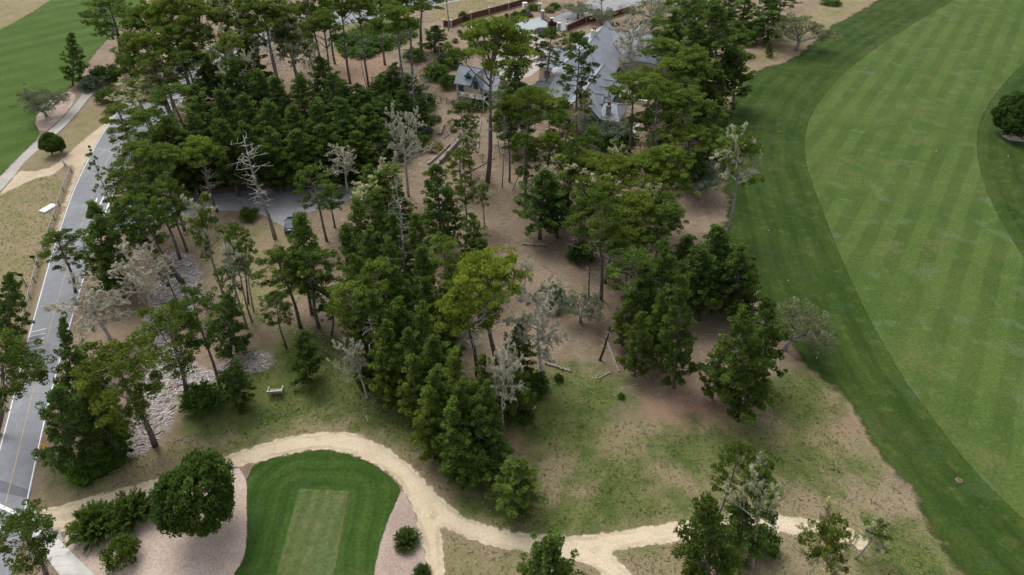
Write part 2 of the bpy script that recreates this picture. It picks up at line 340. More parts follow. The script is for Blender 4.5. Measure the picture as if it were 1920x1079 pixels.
def asphalt(name, c1, c2, edge=None):
    k = NT(name); c = k.mix(k.ramp(k.noise(.12, 4, .6), .38, .62), c1, c2)
    c = k.mix(k.ramp(k.noise(.9, 5, .7), .54, .72, 0, .55), c, tuple(x*.70 for x in c1))
    c = k.mix(k.ramp(k.noise(.25, 6, .75, dist=2.5), .485, .50, 0, .35), c, tuple(x*.80 for x in c1))
    c = k.gain(c, k.ramp(k.noise(7, 4, .8), .3, .7, .9, 1.1)); k.col(c); k.bump(k.noise(9, 3), .02, .4)
    if edge: k.edge(*edge)
    return k.m
M_road = asphalt('road_asphalt', (.185, .192, .206), (.225, .232, .246))
M_drive = asphalt('drive_asphalt', (.205, .208, .218), (.245, .246, .252), (.1, .5, 1.0))
M_park = asphalt('drive_paving', (.27, .305, .315), (.30, .335, .345), (.08, .2, 1.0))
M_conc = asphalt('cart_path_concrete', (.30, .285, .255), (.35, .335, .30), (.1, .35, 1.0))
M_walk = simple('walk_concrete', (.46, .45, .42), var=.10, scale=.9)
M_white = simple('white_paint', (.66, .66, .63), var=.10, scale=1.5)
M_yellow = simple('yellow_paint', (.36, .28, .13), var=.18, scale=1.5)
M_patch = simple('asphalt_patch', (.115, .118, .128), var=.08, scale=2)
def strip(name, L, R, mat, z, it=2):
    def ref(px):
        p = np.array([P(u, v)[:2] for u, v in px])
        for _ in range(it):
            q = np.empty((2*len(p), 2)); q[0::2] = p; q[1:-1:2] = (p[:-1]+p[1:])/2; q[-1] = p[-1]
            q = q[:-1]; q[1:-1] = q[1:-1]*.5+(q[:-2]+q[2:])*.25; p = q
        s = np.r_[0, np.cumsum(np.linalg.norm(np.diff(p, axis=0), axis=1))]; t = np.linspace(0, s[-1], 160)
        return np.c_[np.interp(t, s, p[:, 0]), np.interp(t, s, p[:, 1])]
    return ref(L), ref(R)
RL, RR = strip('road', ROAD_L, ROAD_R, None, 0)
n = len(RL); V = np.c_[np.r_[RL, RR], np.full(2*n, .034)]
road = tag(obj('road', fast_mesh('road', V, [(i, n+i, n+i+1, i+1) for i in range(n-1)]), M_road), kind='structure')
def road_at(i, f): return RL[i]*(1-f)+RR[i]*f
def road_line(name, mat, off_l=None, off_r=None, mid=None, w=.13, i0=0, i1=n-1, dash=None):
    V = []; F = []
    for i in range(i0, i1):
        if dash and (i//dash) % 2: continue
        for j in (i, i+1):
            d = (RR[j]-RL[j]); wd = np.linalg.norm(d); d = d/wd
            c = RL[j]+d*(off_l if off_l is not None else (wd-off_r if off_r is not None else wd*mid))
            V += [(*(c-d*w/2), .040), (*(c+d*w/2), .040)]
        o = len(V)-4; F.append((o, o+1, o+3, o+2))
    return obj(name, fast_mesh(name, V, F), mat, road)
# stop line, crossing line and the resealed strip are laid across the near end of the road
def idx_at(v):  # ring of the road nearest a photograph row, right edge
    return int(np.argmin([abs((P(53, v)[1])-RR[i][1]) for i in range(n//2)]))
i_stop = int(np.argmin(np.linalg.norm(RR-np.array(P(47, 972)[:2]), axis=1)))
road_line('edge_line', M_white, off_l=.25, w=.12, i0=i_stop); road_line('edge_line', M_white, off_r=.22, w=.12, i0=i_stop)
road_line('centre_line', M_yellow, mid=.50, w=.09, i0=i_stop+1); 
def quad(name, pts, mat, z, parent): return obj(name, fast_mesh(name, [(*P(u, v)[:2], z) for u, v in pts], [(0, 1, 2, 3)]), mat, parent)
quad('stop_line', [(-30, 931), (-30, 940), (45, 974), (47, 967)], M_white, .040, road)
quad('stop_line', [(-30, 972), (-30, 978), (8, 993), (10, 987)], M_white, .040, road)
quad('resealed_strip', [(-20, 894), (-24, 918), (55, 936), (59, 921)], M_patch, .037, road)
for r in range(5):                                     # rows of raised road studs
    a, b = P(54-3*r+2, 624+8.6*r), P(86-1.5*r, 617+8.6*r); m = MB()
    for q in range(16):
        c = a.lerp(b, q/15); m.tube([(c.x, c.y, .034), (c.x, c.y, .055)], [.075, .05], 6)
    m.build('stud_row', M_white, road)
for uvs in ([(186, 388), (197, 364)], [(194, 406), (213, 361)], [(178, 385), (182, 372)]):
    a, b = P(*uvs[0]), P(*uvs[1]); d = (b-a).normalized(); s_ = Vector((-d.y, d.x, 0))*.10
    obj('lane_line', fast_mesh('lane_line', [(*(a-s_)[:2], .041), (*(a+s_)[:2], .041), (*(b+s_)[:2], .041), (*(b-s_)[:2], .041)], [(0, 1, 2, 3)]), M_white, road)
zone('driveway', DRIVE, M_drive, .028, .5, .5)
zone('driveway', DRIVE2, M_drive, .028, .6, .5); zone('driveway_apron', PARK2, M_park, .034, .5, .4)
zone('cart_path', CART, M_conc, .030, .5, .4)
m = MB(); 
for a in (0, 1):                                       # low kerbs along the cart path
    e = CART[2:26] if a == 0 else CART[30:56]
    m = MB(); m.tube([(x, y, .06) for x, y in e], .09, 5); m.build('path_kerb', M_conc, bpy.data.objects['cart_path'])
# pavement slabs
walk = tag(empty('pavement', P(75, 985)), kind='structure')
wl = [P(68, 954), P(74, 974), P(100, 1000), P(119, 1020), P(139, 1040), P(158, 1060), P(178, 1079), P(205, 1110), P(240, 1150)]
wr = [P(53, 952), P(48, 985), P(62, 1010), P(78, 1034), P(88, 1048), P(100, 1064), P(112, 1079), P(132, 1108), P(165, 1150)]
for i in range(len(wl)-1):
    q = [wr[i], wl[i], wl[i+1], wr[i+1]]; c = sum(q, Vector())/4
    m = MB(); m.prism([(c+(p-c)*.985-P(75, 985))[:2] for p in q], .0, .12+.004*(i % 2)); m.build('slab', M_walk, walk)
for (u, v, w, h, rz) in ((77, 979, 1.5, .8, .3), (86, 990, 1.0, 1.9, .75), (105, 1010, 1.0, 2.0, .75)):
    m = MB(); q = P(u, v)-P(75, 985); m.box((q.x, q.y, .06), (w, h, .11), rz); m.build('slab', M_walk if u < 80 else simple('grey_slab', (.27, .25, .235)), walk)

# ------------------------------------------------------------------ bark, needles and the kinds of tree
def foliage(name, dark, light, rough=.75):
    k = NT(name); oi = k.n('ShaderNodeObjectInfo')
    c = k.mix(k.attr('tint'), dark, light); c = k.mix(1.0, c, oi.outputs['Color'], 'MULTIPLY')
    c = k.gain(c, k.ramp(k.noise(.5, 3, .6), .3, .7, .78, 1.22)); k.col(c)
    k.b.inputs['Roughness'].default_value = rough; k.b.inputs['Specular IOR Level'].default_value = .05
    tl = k.n('ShaderNodeBsdfTranslucent'); k.t.links.new(k.gain(c, 1.15), tl.inputs['Color'])
    mx_ = k.n('ShaderNodeMixShader'); mx_.inputs[0].default_value = .42
    k.t.links.new(k.b.outputs[0], mx_.inputs[1]); k.t.links.new(tl.outputs[0], mx_.inputs[2])
    k.t.links.new(mx_.outputs[0], k.t.nodes['Material Output'].inputs['Surface'])
    MATS[name] = k.m; return k.m
F_pine = foliage('pine_needles', (.033, .066, .016), (.185, .240, .050))
F_olive = foliage('oak_leaves', (.085, .100, .055), (.260, .270, .160))
F_lichen = foliage('lichen', (.300, .290, .215), (.560, .540, .420))
F_green = foliage('shrub_leaves', (.032, .068, .014), (.150, .210, .044))
M_bark = simple('pine_bark', (.140, .116, .104), var=.4, scale=1.6, stretch=(6, 6, 1))
M_dead = simple('dead_wood', (.390, .362, .318), var=.3, scale=2.0)
M_oakbark = simple('oak_bark', (.230, .205, .190), var=.3, scale=2.0)
M_burnt = simple('burnt_wood', (.040, .034, .031), var=.3)
M_log = simple('log_wood', (.255, .205, .165), var=.35, scale=2.5, stretch=(1, 1, 3))

def leaves(rng, C, R, T, n, s, flatten=.7, up=.25, spike=.45):
    """n leaf-sized triangles round every twig centre C (radius R, tint T)"""
    C = np.repeat(np.asarray(C), n, 0); R = np.repeat(np.asarray(R), n); T = np.repeat(np.asarray(T), n); N = len(C)
    d = rng.normal(size=(N, 3)); d /= np.linalg.norm(d, axis=1)[:, None]; d[:, 2] += up; d /= np.linalg.norm(d, axis=1)[:, None]
    pos = C + d*(R*rng.uniform(.45, 1.0, N)**.6)[:, None]*np.array([1, 1, flatten])
    nr = d + .9*rng.normal(size=(N, 3)); nr /= np.linalg.norm(nr, axis=1)[:, None]
    t = np.cross(nr, rng.normal(size=(N, 3))); t /= np.linalg.norm(t, axis=1)[:, None]+1e-9; b = np.cross(nr, t)
    sp = rng.random(N) < spike; t[sp] = d[sp]; t[sp, 2] += .25
    sz = (s*rng.uniform(.6, 1.35, N))[:, None]; wid = np.where(sp, .42, .75)[:, None]
    V = np.stack([pos+t*sz, pos-t*sz*.5+b*sz*wid, pos-t*sz*.5-b*sz*wid], 1).reshape(-1, 3)
    tint = np.clip(np.repeat(T + rng.normal(size=N)*.13, 3), 0, 1)
    return V, np.arange(3*N).reshape(-1, 3), tint
def crown_mesh(name, rng, C, R, T, n, s, **kw):
    V, F, t = leaves(rng, C, R, T, n, s, **kw); return fast_mesh(name, V, F, {'tint': t})
def bent(rng, a, b, k=5, wob=.06, sag=0.0):
    a = np.array(a, float); b = np.array(b, float); L = np.linalg.norm(b-a); o = []
    ph = rng.uniform(0, 6.28, 2)
    for i in range(k):
        f = i/(k-1); q = a+(b-a)*f; w = math.sin(f*math.pi)
        q[0] += wob*L*w*math.sin(ph[0]+f*3); q[1] += wob*L*w*math.sin(ph[1]+f*3); q[2] += sag*L*w; o.append(q)
    return o
def at_h(pts, z):
    for i in range(len(pts)-1):
        if pts[i+1][2] >= z: f = (z-pts[i][2])/max(1e-6, pts[i+1][2]-pts[i][2]); return pts[i]+(pts[i+1]-pts[i])*f
    return pts[-1]
def dead_twigs(m, rng, tr, z0, z1, num, L, r0=.05):
    for _ in range(num):
        z = rng.uniform(z0, z1); a = at_h(tr, z); az = rng.uniform(0, 6.28); l = L*rng.uniform(.4, 1.1)
        e = a+np.array([math.cos(az)*l, math.sin(az)*l, rng.uniform(-.1, .5)*l]); p = bent(rng, a, e, 4, .12)
        m.tube(p, [r0, r0*.7, r0*.5, .012], 4, False)
        for _ in range(3):
            b = p[rng.integers(1, 4)]; q = b+rng.normal(size=3)*l*.3; m.tube([b, q], [r0*.45, .01], 3, False)

PROTO = {}          # kind -> list of (nominal height, nominal radius, [(part name, mesh)])
def add_proto(kind, h, r, parts): PROTO.setdefault(kind, []).append((h, r, parts))
def part(name, me, mat):
    me.materials.append(mat); return (name, me)

def make_umbrella(seed, h=24., r=5.):
    rng = np.random.default_rng(seed); tr = bent(rng, (0, 0, -.2), (rng.uniform(-.6, .6), rng.uniform(-.6, .6), h*.93), 9, .018)
    m = MB(); m.tube(tr, list(np.linspace(.42, .10, 9)), 8); C = []; R = []; T = []; tw = MB()
    nl = 12
    for i in range(nl):
        az = 2*math.pi*i/nl*1.0+rng.uniform(-.3, .3); rr = r*(rng.uniform(.62, .92) if i % 3 else rng.uniform(.2, .45))
        ze = h*(.955-.17*(rr/r)**2)+rng.uniform(-.9, .5); e = np.array([math.cos(az)*rr, math.sin(az)*rr, ze])
        a = at_h(tr, h*rng.uniform(.60, .84)); p = bent(rng, a, e, 5, .07, -.06); m.tube(p, [.15, .12, .09, .06, .03], 5, False)
        plate = rng.uniform(-.1, .14)
        for _ in range(13):
            o = rng.normal(size=3)*np.array([1.15, 1.15, .34]); q = e+o
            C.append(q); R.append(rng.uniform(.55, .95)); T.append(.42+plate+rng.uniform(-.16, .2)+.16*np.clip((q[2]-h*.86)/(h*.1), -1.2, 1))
            if rng.random() < .35: m.tube([p[3], q], [.04, .015], 3, False)
    for _ in range(14):
        o = rng.normal(size=3)*np.array([1.2, 1.2, .4]); C.append(np.array([tr[-1][0], tr[-1][1], h*.96])+o); R.append(.8); T.append(rng.uniform(.35, .7))
    dead_twigs(tw, rng, tr, h*.36, h*.80, 30, 2.8, .065)
    add_proto('U', h, r, [part('trunk', m.mesh('pine_trunk', True), M_bark), part('dead_branches', tw.mesh('pine_dead_branches'), M_dead),
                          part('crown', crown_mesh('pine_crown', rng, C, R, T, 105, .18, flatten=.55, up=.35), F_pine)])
def make_tuft(seed, h=22., r=3.4):
    rng = np.random.default_rng(seed); tr = bent(rng, (0, 0, -.2), (rng.uniform(-.5, .5), rng.uniform(-.5, .5), h*.97), 10, .022)
    m = MB(); m.tube(tr, list(np.linspace(.34, .06, 10)), 7); C = []; R = []; T = []; tw = MB()
    for i in range(26):
        f = (i+rng.random())/26; z = h*(.47+.50*f); a = at_h(tr, z); az = i*2.4+rng.uniform(-.5, .5)
        rr = r*(.35+.75*math.sin(math.pi*min(1, f*.9+.12))**.8)*rng.uniform(.55, 1.1)*(.55 if f > .85 else 1)
        e = a+np.array([math.cos(az)*rr, math.sin(az)*rr, rr*rng.uniform(.1, .45)]); p = bent(rng, a, e, 4, .08, -.05); m.tube(p, [.09, .07, .05, .025], 4, False)
        pl = rng.uniform(-.14, .16)
        for _ in range(6):
            C.append(e+rng.normal(size=3)*np.array([.62, .62, .3])); R.append(rng.uniform(.42, .78)); T.append(.36+pl+rng.uniform(-.12, .18))
    dead_twigs(tw, rng, tr, h*.25, h*.66, 22, 2.1, .055)
    add_proto('T', h, r, [part('trunk', m.mesh('pine_trunk', True), M_bark), part('dead_branches', tw.mesh('pine_dead_branches'), M_dead),
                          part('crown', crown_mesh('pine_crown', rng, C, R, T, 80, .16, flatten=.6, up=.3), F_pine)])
def make_cone(seed, h=14., r=3.3, low=.06):
    rng = np.random.default_rng(seed); tr = bent(rng, (0, 0, -.2), (rng.uniform(-.3, .3), rng.uniform(-.3, .3), h*.985), 8, .015)
    m = MB(); m.tube(tr, list(np.linspace(.24, .03, 8)), 6); C = []; R = []; T = []
    nb = 56
    for i in range(nb):
        f = ((i+rng.random())/nb); z = h*(low+(.985-low)*f); a = at_h(tr, z); az = i*2.4+rng.uniform(-.4, .4)
        L = r*(1-f**1.5)**.75*rng.uniform(.55, 1.25)*(.72+.28*min(1, f*5))+.15
        e = a+np.array([math.cos(az)*L, math.sin(az)*L, L*rng.uniform(.05, .55)]); p = bent(rng, a, e, 4, .06, -.10); m.tube(p, [.06, .05, .035, .015], 4, False)
        pl = rng.uniform(-.14, .14); k_ = max(2, int(L*2.0))
        for j in range(k_):
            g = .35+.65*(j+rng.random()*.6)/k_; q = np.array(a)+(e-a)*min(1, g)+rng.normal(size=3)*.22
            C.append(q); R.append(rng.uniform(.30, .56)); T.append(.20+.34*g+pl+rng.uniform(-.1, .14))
    C.append(tr[-1]); R.append(.3); T.append(.5)
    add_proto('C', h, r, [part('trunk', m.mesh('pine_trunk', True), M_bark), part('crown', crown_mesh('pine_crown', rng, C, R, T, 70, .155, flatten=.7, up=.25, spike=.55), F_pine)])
def make_round(seed, h=6.4, r=4.4):
    rng = np.random.default_rng(seed); m = MB(); m.tube([(0, 0, -.2), (.1, 0, h*.35), (0, .1, h*.7)], [.32, .26, .1], 7); C = []; R = []; T = []
    lob = rng.normal(size=(13, 3)); lob[:, 2] = np.abs(lob[:, 2])*.8; lob /= np.linalg.norm(lob, axis=1)[:, None]
    for i in range(430):
        d = rng.normal(size=3); d[2] = abs(d[2])*.95-.18; d /= np.linalg.norm(d)
        g = .66+.34*np.max(np.clip(lob@d, 0, 1)**5); q = d*np.array([r, r, h*.60])*g*rng.uniform(.80, .96)+np.array([0, 0, h*.40])
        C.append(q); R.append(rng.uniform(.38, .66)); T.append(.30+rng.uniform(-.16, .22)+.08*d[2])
        if i % 8 == 0: m.tube(bent(rng, (0, 0, h*.3), q, 4, .08), [.09, .07, .05, .02], 4, False)
    add_proto('R', h, r, [part('trunk', m.mesh('cypress_trunk', True), M_bark), part('crown', crown_mesh('cypress_crown', rng, C, R, T, 100, .15, flatten=.85, up=.1, spike=.5), F_pine)])
def make_juniper(seed, h=3.6, r=2.8):
    rng = np.random.default_rng(seed); m = MB(); Vs = []; Ts = []
    for i in range(230):
        az = rng.uniform(0, 6.28); el = rng.uniform(.15, 1.45); L = rng.uniform(.75, 1.08)
        e = np.array([math.cos(az)*math.cos(el)*r, math.sin(az)*math.cos(el)*r, max(.25, math.sin(el)*h)])*L
        p = bent(rng, (rng.normal()*.2, rng.normal()*.2, -.05), e, 6, .05, .05); m.tube(p, [.05, .04, .03, .025, .015, .008], 4, False)
        for j in range(60):
            g = rng.uniform(.30, 1.0)**.7*5; a = int(min(4, g)); q = p[a]+(p[a+1]-p[a])*(g-a)
            d = (p[5]-p[3]); d = d/np.linalg.norm(d); d = d*.75+rng.normal(size=3)*.42; d /= np.linalg.norm(d)
            b = np.cross(d, rng.normal(size=3)); b /= np.linalg.norm(b)
            s = rng.uniform(.16, .34)*(1.05-.08*g); q = q+rng.normal(size=3)*.07
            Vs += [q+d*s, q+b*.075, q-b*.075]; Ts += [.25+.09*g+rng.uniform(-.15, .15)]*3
    V = np.array(Vs); add_proto('J', h, r, [part('stems', m.mesh('juniper_stems'), M_bark), part('crown', fast_mesh('juniper_crown', V, np.arange(len(V)).reshape(-1, 3), {'tint': np.clip(Ts, 0, 1)}), F_green)])
def make_bush(seed, h=2.0, r=1.6, kind='B', mat=None):
    rng = np.random.default_rng(seed); m = MB(); C = []; R = []; T = []
    for i in range(70):
        d = rng.normal(size=3); d[2] = abs(d[2])-.1; d /= np.linalg.norm(d); q = d*np.array([r, r, h*.72])*rng.uniform(.5, .95)+np.array([0, 0, h*.22])
        C.append(q); R.append(rng.uniform(.26, .46)); T.append(.35+rng.uniform(-.2, .25))
        if i % 6 == 0: m.tube([(0, 0, -.05), q*.5+np.array([0, 0, .1]), q], [.04, .03, .01], 4, False)
    add_proto(kind, h, r, [part('stems', m.mesh('shrub_stems'), M_bark), part('crown', crown_mesh('shrub_crown', rng, C, R, T, 44, .115, flatten=.85, up=.2), mat or F_green)])
def make_olive(seed, h=6., r=3.8, dens=1.0):
    rng = np.random.default_rng(seed); m = MB(); C = []; R = []; T = []
    fork = np.array([rng.uniform(-.4, .4), rng.uniform(-.4, .4), h*.26]); m.tube([(0, 0, -.1), fork*.6, fork], [.30, .25, .22], 7)
    for i in range(11):
        az = i*2.4+rng.uniform(-.3, .3); rr = r*rng.uniform(.35, .95); e = np.array([math.cos(az)*rr, math.sin(az)*rr, h*(.95-.40*(rr/r)**2)*rng.uniform(.82, 1.0)])
        p = bent(rng, fork, e, 6, .10, -.04); m.tube(p, [.17, .14, .10, .07, .05, .02], 5, False)
        for j in range(int(12*dens)):
            q = e+rng.normal(size=3)*np.array([.95, .95, .55]); C.append(q); R.append(rng.uniform(.35, .65)); T.append(.42+rng.uniform(-.25, .28))
            m.tube([p[rng.integers(2, 5)], q], [.045, .012], 3, False)
    add_proto('O', h, r, [part('trunk', m.mesh('oak_trunk', True), M_oakbark), part('crown', crown_mesh('oak_crown', rng, C, R, T, 50, .115, flatten=.8, up=.15, spike=.3), F_olive)])
def make_dead(seed, h=12., r=4.6, live=0, trunkf=.42):
    rng = np.random.default_rng(seed); tr = bent(rng, (0, 0, -.2), (rng.uniform(-.5, .5), rng.uniform(-.5, .5), h*.88), 8, .03)
    tm = MB(); tm.tube(tr, list(np.linspace(.30, .06, 8)), 7); m = MB(); LC = []
    tips = []
    def grow(a, d, L, rad, lev):
        e = a+d*L; p = bent(rng, a, e, 4, .13, .03); m.tube(p, [rad, rad*.85, rad*.7, rad*.5], 5 if lev == 0 else 3, False)
        for q in p[1:]: LC.append((q, lev))
        if lev >= 3: tips.append(e); return
        for _ in range(3 if lev < 2 else 4):
            k_ = rng.integers(1, 4); nd = d*.8+rng.normal(size=3)*.5; nd[2] += .08; nd /= np.linalg.norm(nd)
            grow(p[k_], nd, L*rng.uniform(.42, .68), rad*.60, lev+1)
    for i in range(17):
        f = i/16; z = h*(trunkf+(.86-trunkf)*f); a = at_h(tr, z); az = i*2.4+rng.uniform(-.4, .4); sl = rng.uniform(.10, .55)+.5*f
        d = np.array([math.cos(az), math.sin(az), sl]); d /= np.linalg.norm(d); grow(a, d, r*rng.uniform(.42, .68)*(1.15-.45*f), .105*(1.1-.5*f), 0)
    C = [q for q, l in LC if l >= 1 and rng.random() < .85]; Tn = rng.uniform(.1, .9, len(C)); Rn = np.full(len(C), .17)
    V, F, t = leaves(rng, np.array(C), Rn, Tn, 9, .085, flatten=.9, up=0, spike=.3)
    parts = [part('trunk', tm.mesh('dead_trunk', True), M_dead if live == 0 else M_oakbark), part('branches', m.mesh('dead_branches'), M_dead), part('lichen', fast_mesh('lichen', V, F, {'tint': t}), F_lichen)]
    if live:
        tp = [tips[i] for i in rng.choice(len(tips), live, False)]; CC = []; RR_ = []; TT = []
        for q in tp:
            for _ in range(4): CC.append(q+rng.normal(size=3)*np.array([.55, .55, .3])); RR_.append(rng.uniform(.35, .65)); TT.append(rng.uniform(.3, .75))
        parts.append(part('crown', crown_mesh('sparse_crown', rng, CC, RR_, TT, 50, .17, flatten=.65, up=.3), F_pine))
    add_proto('L' if live else 'D', h, r, parts)
def make_snag(seed, h=16., r=1.8, mat=None):
    rng = np.random.default_rng(seed); tr = bent(rng, (0, 0, -.2), (rng.uniform(-.4, .4), rng.uniform(-.4, .4), h), 9, .02); m = MB(); tw = MB()
    m.tube(tr, list(np.linspace(.26, .05, 9)), 7); dead_twigs(tw, rng, tr, h*.35, h*.98, 40, r, .045)
    add_proto('S', h, r, [part('trunk', m.mesh('snag_trunk', True), M_oakbark), part('branches', tw.mesh('snag_branches'), M_dead)])
def make_sapling(seed, h=9., r=1.8):
    rng = np.random.default_rng(seed); tr = bent(rng, (0, 0, -.1), (.2, 0, h*.97), 7, .02); m = MB(); m.tube(tr, list(np.linspace(.12, .03, 7)), 6); C = []; R = []; T = []
    for i in range(16):
        f = i/15; a = at_h(tr, h*(.25+.72*f)); az = i*2.4; L = r*(1.05-.7*f)*rng.uniform(.6, 1.1); e = a+np.array([math.cos(az)*L, math.sin(az)*L, L*.35]); m.tube([a, e], [.04, .015], 4, False)
        for _ in range(2): C.append(e+rng.normal(size=3)*.2); R.append(rng.uniform(.22, .42)); T.append(rng.uniform(.3, .7))
    add_proto('P', h, r, [part('trunk', m.mesh('sapling_trunk', True), M_bark), part('crown', crown_mesh('sapling_crown', rng, C, R, T, 40, .15), F_pine)])
for s in range(5): make_umbrella(100+s)
for s in range(5): make_tuft(200+s)
for s in range(6): make_cone(300+s, 14, 3.3, .06 if s < 4 else .22)
for s in range(3): make_round(400+s)
for s in range(2): make_juniper(500+s)
for s in range(4): make_bush(600+s)
for s in range(4): make_olive(700+s)
for s in range(4): make_dead(800+s)
for s in range(3): make_dead(850+s, 15., 4.0, live=26, trunkf=.5)
for s in range(3): make_snag(900+s)
for s in range(2): make_sapling(950+s)
for s in range(2): make_bush(650+s, kind='G', mat=F_olive)

KIND = {'U': ('pine_tree', 'pine tree'), 'T': ('pine_tree', 'pine tree'), 'C': ('pine_tree', 'pine tree'), 'R': ('cypress_tree', 'cypress tree'), 'J': ('juniper_shrub', 'shrub'),
        'B': ('shrub', 'shrub'), 'G': ('shrub', 'shrub'), 'O': ('oak_tree', 'oak tree'), 'D': ('dead_tree', 'dead tree'), 'L': ('half_dead_pine', 'pine tree'), 'S': ('dead_tree', 'dead tree'), 'P': ('pine_sapling', 'pine sapling')}
NPLANT = [0]
def plant(kind, u, v, W, where, yel, label, group=None, tintc=None):
    """apex seen at (u, v), crown W photo pixels wide; where = height in metres, or the photo pixel of the foot"""
    if isinstance(where, tuple):
        B = P(*where); d = ray(u, v); t = B.y/d[1]; top = Vector((d[0]*t, B.y, CAM_H+t*d[2])); h = max(1.0, top.z); lean = math.atan2(top.x-B.x, h)
    else:
        h = float(where); top = P(u, v, h); B = Vector((top.x, top.y, 0)); lean = 0.0
    r = W/2*depth(top)/FPX*(1.08 if kind == 'C' else 1.12 if kind in 'DLO' else 1.0)
    i = NPLANT[0]; NPLANT[0] += 1; pr = PROTO[kind]; h0, r0, parts = pr[(i*7+int(u)) % len(pr)]
    nm, cat = KIND[kind]; rnd = random.Random(i*13+5)
    root = empty(nm, B, 0, label, cat, group); h = h/max(.6, math.cos(lean))
    root.rotation_euler = (Matrix.Rotation(lean, 3, 'Y') @ Matrix.Rotation(rnd.uniform(0, 6.28), 3, 'Z')).to_euler()
    root.scale = (r/r0, r/r0, h/h0)
    b = rnd.uniform(.85, 1.15)
    c = tintc or ((b, b, b) if kind in 'DS' else (b*(.92+.60*yel), b*(1.0+.34*yel), b*(.92-.25*yel)))
    for pn, me in parts:
        o = obj(pn, me, None, root); o.color = (*c, 1)
        if pn in ('dead_branches', 'branches', 'lichen', 'stems'): o['kind'] = 'stuff'
    return root
